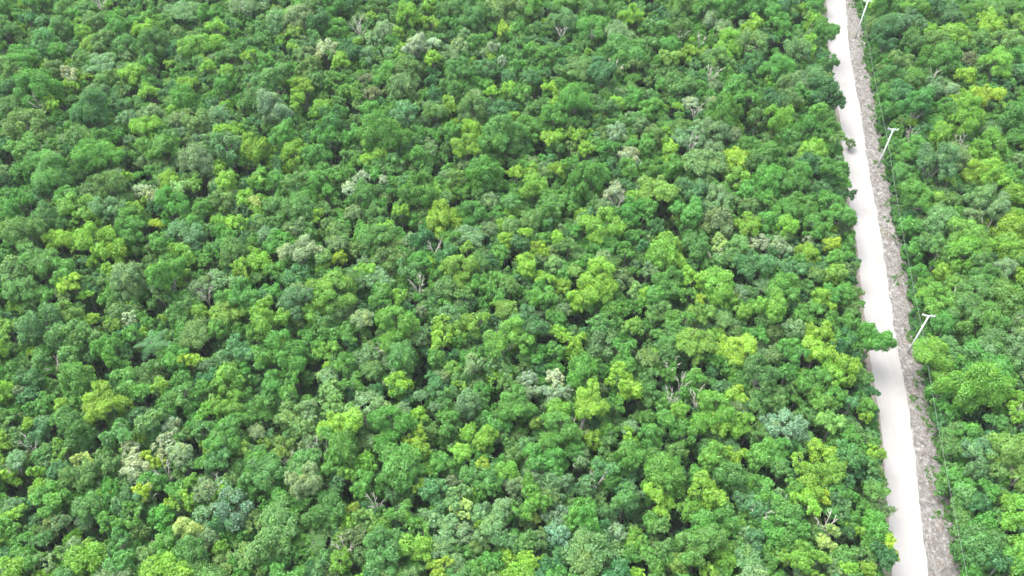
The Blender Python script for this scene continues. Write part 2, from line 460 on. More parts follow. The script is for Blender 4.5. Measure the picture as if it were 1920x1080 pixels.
GAPS = [(-79.1, 167.4, 1.4), (-91.2, 152.5, 1.3), (-82.0, 154.1, 1.3), (-103.1, 169.1, 1.4), (-120.6, 186.6, 1.1), (-42.3, 165.7, 1.5), (-48.7, 154.1, 1.1), (-34.8, 148.9, 1.3), (-36.0, 136.7, 1.2), (-43.4, 150.9, 1.1), (5.6, 138.5, 1.2), (4.1, 182.7, 1.1), (10.6, 177.0, 1.2), (5.3, 154.6, 1.0), (55.4, 185.3, 1.8), (50.3, 145.3, 1.9), (50.1, 140.9, 1.9), (60.9, 173.3, 1.7), (-74.8, 130.2, 1.6), (-91.8, 118.3, 1.7), (-69.7, 104.9, 1.3), (-66.7, 113.5, 1.1), (-60.8, 123.7, 1.2), (-101.1, 132.9, 1.3), (-82.4, 114.7, 1.4), (-36.2, 135.6, 1.1), (-51.4, 130.2, 0.7), (-43.1, 129.7, 0.7), (-27.5, 112.7, 1.1), (-20.5, 115.1, 1.1), (-34.1, 110.4, 0.8), (-30.1, 104.5, 0.8), (-25.5, 117.1, 0.7), (0.4, 107.4, 1.4), (-0.2, 129.3, 1.5), (5.3, 138.4, 1.2), (19.3, 122.0, 1.4), (-9.8, 119.5, 1.1), (11.1, 100.3, 0.8), (19.6, 110.8, 0.8), (43.2, 125.4, 1.5), (31.1, 112.7, 2.2), (39.9, 101.7, 1.6), (24.0, 100.3, 1.0), (42.6, 109.3, 1.4), (52.2, 124.1, 0.9), (26.1, 117.9, 1.7), (-66.0, 80.1, 1.2), (-70.2, 92.8, 1.3), (-82.2, 88.3, 1.0), (-61.0, 84.6, 1.2), (-50.9, 86.1, 1.0), (-60.1, 94.1, 0.9), (-78.0, 79.6, 1.2), (-32.6, 77.8, 1.7), (-39.5, 88.6, 1.1), (-39.1, 94.7, 1.0), (-25.4, 73.4, 0.8), (-41.7, 82.2, 0.7), (-15.5, 81.3, 1.0), (-35.1, 70.7, 1.1), (5.3, 87.4, 1.0), (11.5, 91.8, 1.5), (-2.7, 77.0, 0.9), (18.5, 74.8, 1.4), (10.7, 72.9, 1.2), (-11.4, 85.5, 0.7), (7.9, 84.0, 0.7), (-6.8, 72.9, 0.7), (28.1, 95.4, 1.3), (31.7, 95.4, 1.0), (42.3, 80.7, 0.8), (23.6, 69.9, 0.9), (47.7, 70.7, 1.1), (26.8, 77.8, 1.4), (48.0, 82.5, 0.7), (54.5, 91.1, 1.3), (38.8, 88.0, 0.6), (-69.9, 60.8, 1.1), (-48.3, 67.7, 0.9), (-46.5, 63.9, 0.9), (-62.3, 55.0, 1.1), (-62.9, 52.3, 0.8), (-57.9, 54.3, 1.1), (-61.6, 65.4, 0.8), (-24.4, 58.9, 1.0), (-43.1, 63.5, 1.1), (-33.9, 65.2, 0.9), (-12.9, 57.3, 1.1), (-24.0, 60.3, 0.8), (-17.8, 68.2, 0.9), (-14.0, 65.7, 0.9), (-6.8, 64.2, 0.9), (-1.8, 54.1, 0.8), (4.4, 52.1, 0.8), (17.9, 56.6, 0.6), (-2.1, 59.6, 0.6), (4.1, 55.0, 0.6), (14.8, 48.9, 0.6), (9.8, 63.0, 0.7), (26.1, 65.4, 1.1), (38.5, 61.7, 1.3), (36.6, 63.0, 0.9), (25.2, 60.1, 1.1), (22.1, 55.4, 1.1), (35.2, 65.2, 0.7), (49.6, 62.2, 0.7), (44.7, 52.3, 0.8), (19.0, 50.4, 0.6), (25.0, 48.9, 0.6), (31.2, 59.6, 0.6), (88.8, 130.9, 1.6), (103.3, 148.1, 1.5), (93.6, 164.2, 1.0), (89.8, 158.2, 1.2), (83.1, 141.5, 1.1), (86.1, 120.1, 1.5), (82.0, 114.8, 1.3), (81.9, 103.1, 1.4), (76.3, 86.4, 1.8), (86.6, 94.0, 1.4), (73.9, 106.1, 0.8), (72.3, 72.5, 1.9), (73.5, 62.1, 1.3), (74.8, 61.2, 1.0), (69.4, 54.0, 1.3)]
TREES = [
(58.89, 86.08, 6.15, 2.77, 'GV', 'broad rich bright green tree left of the nearest utility pole, overhanging the white road'),
(72.41, 75.92, 6.81, 4.72, 'LG', 'huge limey green tree left of the bare pale branches, lower strip beyond poles'),
(10.54, 50.03, 6.64, 3.68, 'SG', 'huge soft sage green tree in front of the pale bluish silver tree, bottom centre'),
(75.62, 80.37, 6.29, 4.15, 'G', 'huge fresh green tree in front of the bare pale branches, lower strip beyond poles'),
(-0.86, 84.73, 8.11, 4.08, 'GL', 'huge light green tree behind the creamy white tree, middle centre'),
(77.67, 89.12, 6.20, 3.96, 'MG', 'huge mid green tree left of the bare pale branches, middle strip beyond poles'),
(69.19, 82.02, 4.48, 3.87, 'GL', 'huge light green tree right of the nearest utility pole, lower strip beyond poles'),
(64.31, 51.02, 4.82, 3.29, 'GS', 'huge soft sage green tree in front of vivid emerald green tree, near strip beyond poles'),
(-31.96, 51.04, 8.15, 3.18, 'GS', 'huge soft sage green tree left of the palm, bottom left'),
(25.26, 50.32, 7.87, 3.17, 'GM', 'huge fresh green tree right of the bright yellow lime tree, bottom centre right'),
(24.96, 168.14, 6.53, 5.32, 'GM', 'huge fresh green tree behind the bare pale branches, top centre right'),
(-24.45, 135.20, 8.15, 4.51, 'G', 'huge fresh green tree right of the brownish tree, upper centre left'),
(-49.13, 144.10, 6.79, 4.51, 'SP', 'huge pale silvery tree in front of the bare pale branches, upper left'),
(21.59, 60.97, 7.13, 3.12, 'GL', 'huge light green tree behind the bright yellow lime tree, lower centre right'),
(-88.62, 123.71, 7.69, 4.15, 'MG', 'huge mid green tree in front of the bare pale branches, upper far left'),
(-80.39, 130.58, 7.38, 4.27, 'GV', 'huge rich bright green tree left of the creamy white tree, upper far left'),
(-59.67, 110.71, 6.33, 3.96, 'TS', 'huge grey blue green tree right of the yellow tree, middle left'),
(-58.60, 98.10, 7.88, 3.72, 'GV', 'huge rich bright green tree left of the bare pale branches, middle left'),
(-30.46, 95.19, 8.15, 3.67, 'LG', 'huge limey green tree in front of the yellow tree, middle centre left'),
(-36.22, 93.20, 7.70, 3.64, 'TS', 'huge grey blue green tree in front of the pale silvery tree, middle left'),
(0.54, 72.44, 7.47, 3.30, 'G', 'huge fresh green tree in front of the silvery white tree, lower centre'),
(-39.00, 55.36, 7.75, 3.01, 'U', 'huge pale bluish silver tree in front of the bare pale branches, bottom left'),
(84.74, 146.51, 7.46, 4.53, 'DV', 'huge deep dark green tree behind the bare pale branches, upper strip beyond poles'),
(75.83, 91.75, 7.19, 3.63, 'M', 'huge mid green tree right of the bare pale branches, middle strip beyond poles'),
(72.23, 64.82, 6.49, 3.19, 'LS', 'huge pale lime sage tree behind the bare pale branches, lower strip beyond poles'),
(-99.25, 140.67, 7.56, 4.44, 'OM', 'huge dull olive tree in front of the bare pale branches, upper far left'),
(-86.58, 107.92, 8.02, 3.88, 'M', 'huge mid green tree left of the golden lime tree, middle far left'),
(-77.00, 87.92, 6.77, 3.57, 'MS', 'huge mid green tree in front of the pale cream lime tree, middle far left'),
(-69.94, 85.21, 6.30, 3.54, 'OG', 'huge warm olive green tree behind the yellow tree, lower far left'),
(-15.93, 62.61, 8.04, 3.13, 'G', 'huge fresh green tree in front of the bright yellow lime tree, lower centre left'),
(-17.23, 48.91, 7.29, 2.91, 'TG', 'broad cool green tree left of the vivid emerald green tree, bottom centre left'),
(13.95, 96.24, 8.08, 3.53, 'L', 'huge light lime green tree left of the pale cream lime tree, middle centre'),
(-25.69, 69.07, 7.00, 3.12, 'LY', 'huge bright yellow lime tree left of the bare pale branches, lower centre left'),
(41.38, 69.14, 7.29, 3.11, 'U', 'huge pale bluish silver tree left of the bright yellow lime tree, lower road side'),
(83.43, 94.18, 7.55, 3.48, 'ML', 'huge mid green tree behind the bare pale branches, middle strip beyond poles'),
(14.62, 85.59, 6.21, 3.25, 'SO', 'huge dusty sage tree right of the bright yellow lime tree, middle centre right'),
(-100.42, 152.04, 8.08, 4.23, 'G', 'huge fresh green tree behind the bare pale branches, upper far left'),
(40.67, 139.82, 7.09, 4.06, 'S', 'huge greyish silver green tree left of the pale silvery tree, upper centre right'),
(-27.84, 119.26, 6.83, 3.75, 'MG', 'huge mid green tree right of the creamy white tree, upper centre left'),
(-37.03, 99.74, 6.43, 3.46, 'T', 'huge bluish green tree in front of the pale silvery tree, middle centre left'),
(16.81, 110.65, 7.16, 3.61, 'LG', 'huge limey green tree in front of the bare pale branches, middle centre right'),
(-67.46, 77.80, 7.65, 3.10, 'GO', 'huge warm olive green tree left of the yellow tree, lower far left'),
(-40.18, 89.98, 7.32, 3.30, 'LG', 'huge limey green tree behind the vivid emerald green tree, middle left'),
(-21.74, 73.57, 6.98, 3.05, 'S', 'huge greyish silver green tree behind the bare pale branches, lower centre left'),
(-43.91, 73.24, 6.25, 3.06, 'LG', 'huge limey green tree right of the bright lime green tree, lower left'),
(-43.34, 49.41, 7.57, 2.67, 'GO', 'broad warm olive green tree in front of the cream yellow tree, bottom left'),
(-35.29, 60.98, 7.97, 2.84, 'GT', 'broad cool green tree left of the bare pale branches, lower left'),
(-29.51, 59.17, 7.86, 2.82, 'OP', 'broad pale buff olive tree in front of the bare pale branches, bottom centre left'),
(-26.06, 55.37, 6.38, 2.78, 'GM', 'broad fresh green tree behind the palm, bottom centre left'),
(38.81, 48.67, 7.36, 2.67, 'LG', 'broad limey green tree left of the cream yellow tree, bottom road side'),
(-63.51, 189.41, 6.59, 4.83, 'S', 'huge greyish silver green tree behind the bare pale branches, top left'),
(-50.71, 154.23, 8.03, 4.26, 'M', 'huge mid green tree behind the bare pale branches, upper left'),
(-1.28, 186.84, 6.92, 4.78, 'OS', 'huge dusty sage tree behind the bright yellow lime tree, top centre'),
(-2.85, 135.63, 7.42, 3.99, 'GO', 'huge warm olive green tree in front of the silvery white tree, upper centre'),
(58.27, 185.90, 7.48, 4.76, 'GD', 'huge fresh green tree behind the bare pale branches, top road side'),
(43.66, 143.74, 7.44, 4.11, 'G', 'huge fresh green tree in front of the pale silvery tree, upper centre right'),
(-84.08, 113.73, 6.77, 3.67, 'M', 'huge mid green tree behind the bare pale branches, middle far left'),
(-72.49, 106.07, 6.51, 3.56, 'L', 'huge light lime green tree right of the golden lime tree, middle far left'),
(-82.29, 102.36, 7.78, 3.48, 'GO', 'huge warm olive green tree in front of the bare pale branches, middle far left'),
(-21.91, 103.94, 6.85, 3.52, 'O', 'huge olive green tree left of the bare pale branches, middle centre left'),
(14.30, 123.57, 7.44, 3.81, 'G', 'huge fresh green tree left of the creamy white tree, upper centre'),
(38.72, 119.14, 6.56, 3.75, 'S', 'farther huge greyish silver green tree behind the pale cream lime tree, middle centre right'),
(-64.56, 83.59, 6.46, 3.21, 'G', 'huge fresh green tree right of the yellow tree, lower far left'),
(-64.65, 68.46, 6.30, 2.99, 'GT', 'broad cool green tree behind the cream yellow tree, lower far left'),
(-17.83, 69.06, 7.83, 2.97, 'GV', 'broad rich bright green tree right of the bare pale branches, lower centre left'),
(-42.25, 67.17, 7.59, 2.94, 'G', 'broad fresh green tree in front of the bright lime green tree, lower left'),
(11.24, 78.47, 7.51, 3.12, 'G', 'huge fresh green tree in front of the bright yellow lime tree, lower centre'),
(11.79, 72.61, 8.02, 3.02, 'LY', 'huge bright yellow lime tree behind the bare pale branches, lower centre'),
(38.26, 77.97, 7.81, 3.10, 'MO', 'huge dull olive tree right of the yellow tree, lower road side'),
(30.87, 72.20, 6.61, 3.04, 'LG', 'huge limey green tree right of the bare pale branches, lower centre right'),
(-61.77, 61.14, 6.39, 2.87, 'OM', 'broad dull olive tree in front of the cream yellow tree, lower far left'),
(4.40, 63.26, 6.90, 2.90, 'G', 'nearer broad fresh green tree left of the bare pale branches, lower centre'),
(-3.41, 53.45, 6.22, 2.76, 'OS', 'broad dusty sage tree right of the cream yellow tree, bottom centre'),
(87.93, 118.48, 6.87, 3.67, 'MS', 'huge mid green tree behind the bare pale branches, upper strip beyond poles'),
(88.38, 106.84, 6.47, 3.50, 'LG', 'huge limey green tree in front of the bright yellow lime tree, middle strip beyond poles'),
(113.02, 171.88, 7.27, 4.46, 'SL', 'huge pale lime sage tree right of the golden lime tree, far strip beyond poles'),
(95.43, 164.12, 7.29, 4.35, 'G', 'huge fresh green tree behind the bare pale branches, far strip beyond poles'),
(89.79, 126.79, 7.09, 3.79, 'YL', 'huge golden lime tree in front of the bare pale branches, upper strip beyond poles'),
(82.16, 128.06, 7.35, 3.81, 'TS', 'huge grey blue green tree right of the middle utility pole, upper strip beyond poles'),
(80.03, 104.56, 7.03, 3.46, 'LV', 'huge bright lime green tree in front of the bare pale branches, middle strip beyond poles'),
(69.92, 54.32, 7.24, 2.70, 'LG', 'broad limey green tree right of the vivid emerald green tree, near strip beyond poles'),
(-61.69, 72.34, 8.03, 2.88, 'LY', 'broad bright yellow lime tree in front of the yellow tree, lower far left'),
(-87.78, 144.11, 7.16, 3.75, 'D', 'huge deep dark green tree in front of the creamy white tree, upper far left'),
(-56.72, 133.86, 8.12, 3.59, 'TS', 'huge grey blue green tree in front of the palm, upper left'),
(-8.19, 144.97, 7.64, 3.75, 'O', 'huge olive green tree left of the silvery white tree, upper centre'),
(41.74, 188.34, 6.43, 4.37, 'GO', 'huge warm olive green tree behind the bare pale branches, top centre right'),
(46.06, 185.26, 7.86, 4.31, 'G', 'leftmost huge fresh green tree behind the pale silvery tree, top centre right'),
(-61.55, 129.57, 7.11, 3.55, 'OP', 'huge pale buff olive tree behind the pale cream lime tree, upper left'),
(-75.33, 121.13, 7.76, 3.42, 'MO', 'huge dull olive tree left of the creamy white tree, upper far left'),
(-78.98, 115.29, 7.16, 3.35, 'LG', 'huge limey green tree right of the bare pale branches, middle far left'),
(-86.75, 101.54, 7.53, 3.15, 'O', 'huge olive green tree in front of the bare pale branches, middle far left'),
(-65.88, 98.35, 7.60, 3.11, 'S', 'huge greyish silver green tree behind the creamy white tree, middle far left'),
(-17.81, 120.28, 7.40, 3.42, 'G', 'huge fresh green tree behind the bright yellow lime tree, upper centre left'),
(-36.97, 104.13, 7.79, 3.19, 'SP', 'huge pale silvery tree left of the yellow tree, middle centre left'),
(-5.60, 125.38, 7.35, 3.49, 'GV', 'huge rich bright green tree in front of the silvery white tree, upper centre'),
(-13.32, 113.86, 6.27, 3.34, 'LY', 'huge bright yellow lime tree behind the bare pale branches, middle centre left'),
(37.94, 128.72, 6.32, 3.55, 'MS', 'huge mid green tree in front of the bare pale branches, upper centre right'),
(49.70, 124.87, 6.28, 3.50, 'GV', 'huge rich bright green tree right of the bright yellow lime tree, upper road side'),
(37.95, 113.28, 7.22, 3.32, 'SR', 'nearer huge greyish silver green tree behind the pale cream lime tree, middle centre right'),
(-18.82, 87.95, 7.90, 2.96, 'GL', 'broad light green tree behind the bare pale branches, middle centre left'),
(-35.68, 82.17, 7.18, 2.89, 'GV', 'broad rich bright green tree right of the vivid emerald green tree, lower left'),
(2.51, 87.26, 7.99, 2.95, 'T', 'broad bluish green tree behind the creamy white tree, middle centre'),
(43.02, 91.12, 7.49, 3.01, 'LG', 'huge limey green tree right of the pale bluish silver tree, middle road side'),
(29.53, 83.58, 8.05, 2.90, 'LM', 'broad light lime green tree right of the bare pale branches, lower centre right'),
(-52.18, 47.77, 7.07, 2.42, 'GT', 'broad cool green tree left of the vivid emerald green tree, bottom far left'),
(-56.70, 48.04, 7.39, 2.41, 'L', 'broad light lime green tree in front of the cream yellow tree, bottom far left'),
(-30.15, 62.66, 6.24, 2.63, 'GT', 'broad cool green tree right of the bare pale branches, lower centre left'),
(-24.53, 64.75, 8.12, 2.63, 'G', 'nearer broad fresh green tree in front of the bright yellow lime tree, lower centre left'),
(-39.63, 53.98, 6.50, 2.51, 'T', 'broad bluish green tree in front of the pale bluish silver tree, bottom left'),
(15.77, 57.38, 6.88, 2.55, 'GS', 'broad soft sage green tree right of the bare pale branches, bottom centre right'),
(2.99, 56.63, 7.46, 2.53, 'GL', 'broad light green tree left of the pale bluish silver tree, bottom centre'),
(9.79, 55.25, 7.08, 2.52, 'V', 'broad vivid emerald green tree left of the pale bluish silver tree, bottom centre'),
(9.73, 47.55, 7.57, 2.40, 'SG', 'nearer broad soft sage green tree in front of the pale bluish silver tree, bottom centre'),
(38.35, 54.75, 7.19, 2.51, 'MG', 'broad mid green tree right of the bare pale branches, bottom road side'),
(-104.61, 146.85, 6.21, 3.80, 'M', 'huge mid green tree left of the bare pale branches, upper far left'),
(-45.15, 136.27, 7.66, 3.63, 'G', 'huge fresh green tree in front of the pale silvery tree, upper left'),
(13.54, 148.15, 7.14, 3.81, 'G', 'huge fresh green tree left of the silvery white tree, upper centre'),
(26.51, 103.89, 7.28, 3.19, 'GL', 'huge light green tree behind the pale cream lime tree, middle centre right'),
(35.09, 98.02, 6.83, 3.12, 'LG', 'huge limey green tree right of the yellow tree, middle centre right'),
(7.14, 68.47, 7.96, 2.69, 'G', 'farther broad fresh green tree left of the bare pale branches, lower centre'),
(-31.95, 55.31, 6.95, 2.52, 'GM', 'broad fresh green tree left of the palm, bottom left'),
(44.90, 61.57, 6.48, 2.62, 'LG', 'broad limey green tree in front of the bright yellow lime tree, lower road side'),
(54.01, 171.02, 8.14, 4.11, 'O', 'huge olive green tree behind the bare pale branches, top road side'),
(88.25, 179.25, 4.93, 4.10, 'DT', 'huge dark bluish green tree right of the farthest utility pole, far strip beyond poles'),
(106.08, 160.78, 8.17, 3.81, 'LG', 'huge limey green tree right of the brownish tree, far strip beyond poles'),
(77.48, 120.69, 5.26, 3.32, 'G', 'huge fresh green tree right of the middle utility pole, upper strip beyond poles'),
(89.85, 109.86, 7.95, 3.13, 'LY', 'huge bright yellow lime tree right of the bare pale branches, middle strip beyond poles'),
(78.06, 95.49, 7.88, 2.94, 'M', 'broad mid green tree right of the bare pale branches, middle strip beyond poles'),
(72.33, 94.46, 5.35, 2.97, 'LG', 'broad limey green tree behind the nearest utility pole, middle strip beyond poles'),
(78.45, 83.60, 7.16, 2.79, 'SO', 'broad dusty sage tree in front of the bare pale branches, lower strip beyond poles'),
(63.13, 49.02, 3.57, 2.39, 'G', 'broad fresh green tree in front of the vivid emerald green tree, near strip beyond poles'),
(116.00, 188.10, 6.65, 4.19, 'M', 'huge mid green tree behind the golden lime tree, far strip beyond poles'),
(92.27, 141.02, 8.04, 3.55, 'LG', 'huge limey green tree behind the bare pale branches, upper strip beyond poles'),
(94.59, 133.53, 7.26, 3.46, 'LG', 'huge limey green tree behind the golden lime tree, upper strip beyond poles'),
(103.52, 143.02, 6.48, 3.60, 'MG', 'huge mid green tree right of the golden lime tree, upper strip beyond poles'),
(86.86, 130.43, 7.13, 3.42, 'SO', 'huge dusty sage tree in front of the bare pale branches, upper strip beyond poles'),
(78.46, 112.92, 7.64, 3.18, 'SG', 'huge soft sage green tree behind the bright lime green tree, upper strip beyond poles'),
(88.47, 115.06, 7.38, 3.21, 'S', 'huge greyish silver green tree behind the bare pale branches, upper strip beyond poles'),
(80.49, 108.87, 8.04, 3.12, 'LO', 'huge yellowish olive tree behind the bright lime green tree, middle strip beyond poles'),
(66.95, 68.09, 4.04, 2.63, 'M', 'nearer broad mid green tree left of the bare pale branches, lower strip beyond poles'),
(65.51, 54.19, 5.88, 2.42, 'V', 'broad vivid emerald green tree in front of the bare pale branches, near strip beyond poles'),
(49.97, 48.95, 6.63, 2.31, 'DT', 'broad dark bluish green tree left of the yellow tree, beside the white road'),
(-78.57, 185.16, 6.75, 3.89, 'SM', 'huge greyish silver green tree left of the bare pale branches, top left'),
(-108.72, 162.34, 7.34, 3.60, 'G', 'huge fresh green tree behind the bare pale branches, top far left'),
(-108.83, 157.90, 6.96, 3.55, 'M', 'huge mid green tree behind the bare pale branches, upper far left'),
(-70.11, 151.64, 5.69, 3.49, 'G', 'huge fresh green tree left of the palm, upper left'),
(-23.66, 155.06, 5.90, 3.53, 'SM', 'huge greyish silver green tree right of the brownish tree, upper centre left'),
(-22.41, 145.43, 7.29, 3.39, 'TS', 'huge grey blue green tree behind the bare pale branches, upper centre left'),
(-36.96, 141.58, 7.60, 3.34, 'GT', 'huge cool green tree left of the brownish tree, upper centre left'),
(-37.34, 136.69, 6.56, 3.29, 'G', 'huge fresh green tree left of the brownish tree, upper centre left'),
(-9.67, 181.86, 7.17, 3.85, 'MD', 'huge mid green tree left of the bright yellow lime tree, top centre'),
(14.89, 161.65, 6.66, 3.60, 'MO', 'huge dull olive tree in front of the bare pale branches, top centre'),
(59.42, 162.34, 6.18, 3.62, 'G', 'huge fresh green tree right of the bare pale branches, top road side'),
(66.68, 151.69, 6.43, 3.48, 'D', 'huge deep dark green tree right of the bright lime green tree, upper road side'),
(54.74, 142.14, 7.16, 3.35, 'LV', 'huge bright lime green tree right of the pale silvery tree, upper road side'),
(59.82, 133.90, 6.19, 3.26, 'L', 'huge light lime green tree right of the bright lime green tree, upper road side'),
(-53.42, 97.62, 6.89, 2.80, 'S', 'broad greyish silver green tree behind the bare pale branches, middle left'),
(-36.41, 124.94, 7.36, 3.13, 'GV', 'huge rich bright green tree left of the creamy white tree, upper centre left'),
(-32.04, 111.94, 5.87, 2.99, 'SL', 'broad pale lime sage tree behind the yellow tree, middle centre left'),
(-45.64, 94.95, 7.26, 2.76, 'G', 'broad fresh green tree right of the bare pale branches, middle left'),
(16.30, 109.48, 5.66, 2.96, 'G', 'broad fresh green tree in front of the bare pale branches, middle centre right'),
(-58.35, 67.44, 7.56, 2.41, 'TG', 'broad cool green tree behind the creamy white tree, lower far left'),
(-28.31, 76.28, 6.62, 2.54, 'SG', 'broad soft sage green tree behind the bright yellow lime tree, lower centre left'),
(-33.89, 72.09, 6.37, 2.49, 'SL', 'broad pale lime sage tree behind the bare pale branches, lower left'),
(25.67, 85.67, 6.89, 2.65, 'GM', 'broad fresh green tree behind the bare pale branches, middle centre right'),
(35.61, 84.12, 6.55, 2.63, 'LY', 'broad bright yellow lime tree behind the yellow tree, lower centre right'),
(-65.10, 57.48, 7.13, 2.29, 'G', 'broad fresh green tree behind the cream yellow tree, bottom far left'),
(-31.28, 49.24, 7.00, 2.19, 'G', 'medium fresh green tree left of the bright yellow lime tree, bottom left'),
(-15.10, 55.50, 6.13, 2.28, 'GM', 'broad fresh green tree right of the bare pale branches, bottom centre left'),
(-13.34, 49.84, 7.06, 2.20, 'L', 'medium light lime green tree behind the vivid emerald green tree, bottom centre left'),
(-4.19, 61.08, 6.50, 2.35, 'GD', 'broad fresh green tree in front of the bright yellow lime tree, lower centre'),
(-11.08, 59.07, 7.17, 2.31, 'T', 'broad bluish green tree left of the cream yellow tree, bottom centre left'),
(6.31, 55.05, 6.13, 2.28, 'U', 'broad pale bluish silver tree left of the vivid emerald green tree, bottom centre'),
(9.73, 50.91, 7.50, 2.21, 'SG', 'farther broad soft sage green tree in front of the pale bluish silver tree, bottom centre'),
(31.31, 61.24, 6.63, 2.35, 'GT', 'broad cool green tree in front of the bright yellow lime tree, lower centre right'),
(42.28, 59.62, 6.58, 2.33, 'L', 'farther broad light lime green tree left of the yellow tree, bottom road side'),
(48.68, 64.41, 7.03, 2.38, 'TG', 'broad cool green tree right of the bright yellow lime tree, lower road side'),
(-92.09, 165.10, 5.85, 3.66, 'S', 'huge greyish silver green tree right of the creamy white tree, top far left'),
(-81.44, 170.45, 7.34, 3.70, 'M', 'huge mid green tree right of the bare pale branches, top left'),
(-87.61, 138.20, 5.71, 3.32, 'M', 'huge mid green tree right of the bare pale branches, upper far left'),
(-71.01, 133.27, 7.10, 3.24, 'G', 'huge fresh green tree in front of the bright lime green tree, upper left'),
(-96.45, 132.72, 7.18, 3.23, 'G', 'huge fresh green tree left of the bare pale branches, upper far left'),
(-24.32, 181.41, 7.45, 3.84, 'L', 'huge light lime green tree behind the creamy white tree, top centre left'),
(-50.87, 133.64, 6.41, 3.25, 'L', 'huge light lime green tree in front of the pale silvery tree, upper left'),
(4.06, 186.73, 6.99, 3.91, 'G', 'huge fresh green tree right of the bright yellow lime tree, top centre'),
(19.42, 176.71, 7.23, 3.78, 'G', 'rightmost huge fresh green tree behind the bare pale branches, top centre'),
(25.01, 173.57, 7.27, 3.74, 'S', 'huge greyish silver green tree right of the bare pale branches, top centre right'),
(45.43, 165.15, 5.82, 3.66, 'M', 'rightmost huge mid green tree behind the bare pale branches, top centre right'),
(64.44, 168.62, 7.38, 3.68, 'SM', 'huge greyish silver green tree right of the bare pale branches, top road side'),
(61.52, 155.44, 7.54, 3.51, 'S', 'huge greyish silver green tree behind the bright lime green tree, upper road side'),
(34.44, 140.35, 6.67, 3.34, 'M', 'huge mid green tree behind the bare pale branches, upper centre right'),
(60.74, 140.54, 6.14, 3.34, 'G', 'huge fresh green tree right of the bright lime green tree, upper road side'),
(48.97, 133.47, 6.55, 3.25, 'G', 'huge fresh green tree right of the bright yellow lime tree, upper road side'),
(-92.34, 130.54, 6.66, 3.21, 'G', 'huge fresh green tree in front of the bare pale branches, upper far left'),
(-63.08, 117.50, 6.19, 3.06, 'G', 'huge fresh green tree in front of the pale cream lime tree, middle left'),
(-83.34, 95.80, 7.44, 2.77, 'GT', 'broad cool green tree left of the pale cream lime tree, middle far left'),
(-39.86, 117.37, 6.70, 3.05, 'M', 'huge mid green tree right of the cream yellow tree, middle centre left'),
(-23.96, 108.64, 6.91, 2.94, 'GO', 'broad warm olive green tree right of the yellow tree, middle centre left'),
(-49.59, 105.27, 7.35, 2.89, 'M', 'broad mid green tree behind the bare pale branches, middle left'),
(-18.09, 100.93, 5.88, 2.85, 'MT', 'broad mid green tree behind the bare pale branches, middle centre left'),
(-7.98, 110.13, 6.54, 2.96, 'S', 'broad greyish silver green tree right of the bright yellow lime tree, middle centre'),
(-9.26, 101.58, 6.33, 2.86, 'LO', 'broad yellowish olive tree right of the bare pale branches, middle centre'),
(27.64, 122.12, 6.09, 3.12, 'LO', 'huge yellowish olive tree right of the bare pale branches, upper centre right'),
(32.55, 115.02, 6.66, 3.02, 'GV', 'huge rich bright green tree left of the pale cream lime tree, middle centre right'),
(38.57, 105.79, 6.03, 2.91, 'MO', 'broad dull olive tree in front of the pale cream lime tree, middle centre right'),
(42.20, 102.50, 6.09, 2.87, 'DT', 'broad dark bluish green tree behind the pale bluish silver tree, middle road side'),
(26.95, 98.12, 6.71, 2.81, 'G', 'broad fresh green tree right of the pale cream lime tree, middle centre right'),
(-73.41, 90.06, 7.22, 2.70, 'OL', 'broad yellowish olive tree left of the bright yellow lime tree, middle far left'),
(-51.85, 87.34, 6.32, 2.68, 'O', 'broad olive green tree behind the bright yellow lime tree, middle left'),
(-60.33, 76.81, 6.66, 2.54, 'G', 'broad fresh green tree right of the bright yellow lime tree, lower far left'),
(-54.39, 69.76, 7.54, 2.44, 'O', 'broad olive green tree left of the creamy white tree, lower left'),
(-47.01, 91.70, 6.00, 2.74, 'LO', 'broad yellowish olive tree in front of the bare pale branches, middle left'),
(-23.35, 83.15, 6.25, 2.63, 'SO', 'broad dusty sage tree left of the bare pale branches, lower centre left'),
(-17.47, 82.32, 6.97, 2.61, 'GS', 'broad soft sage green tree right of the bare pale branches, lower centre left'),
(-44.21, 77.83, 7.20, 2.55, 'LO', 'broad yellowish olive tree left of the vivid emerald green tree, lower left'),
(-25.26, 66.43, 7.56, 2.40, 'G', 'farther broad fresh green tree in front of the bright yellow lime tree, lower centre left'),
(-26.78, 73.50, 6.67, 2.50, 'OG', 'broad warm olive green tree behind the bright yellow lime tree, lower centre left'),
(-10.59, 91.26, 6.15, 2.73, 'SO', 'broad dusty sage tree right of the brownish tree, middle centre left'),
(-2.83, 70.18, 6.05, 2.47, 'GV', 'broad rich bright green tree behind the yellow tree, lower centre'),
(35.89, 95.65, 5.98, 2.79, 'LG', 'broad limey green tree left of the pale bluish silver tree, middle centre right'),
(31.29, 70.25, 6.35, 2.46, 'L', 'broad light lime green tree in front of the bare pale branches, lower centre right'),
(-59.42, 56.14, 6.63, 2.28, 'GS', 'broad soft sage green tree left of the vivid emerald green tree, bottom far left'),
(-53.99, 56.91, 7.35, 2.28, 'T', 'broad bluish green tree right of the vivid emerald green tree, bottom far left'),
(-32.06, 57.26, 7.11, 2.29, 'G', 'broad fresh green tree in front of the bare pale branches, bottom left'),
(-35.23, 49.18, 7.14, 2.19, 'O', 'medium olive green tree in front of the pale bluish silver tree, bottom left'),
(6.48, 59.76, 5.88, 2.34, 'S', 'broad greyish silver green tree behind the pale bluish silver tree, bottom centre'),
(10.29, 53.55, 7.39, 2.24, 'GV', 'broad rich bright green tree in front of the vivid emerald green tree, bottom centre'),
(-9.31, 53.26, 7.08, 2.24, 'SO', 'broad dusty sage tree left of the cream yellow tree, bottom centre left'),
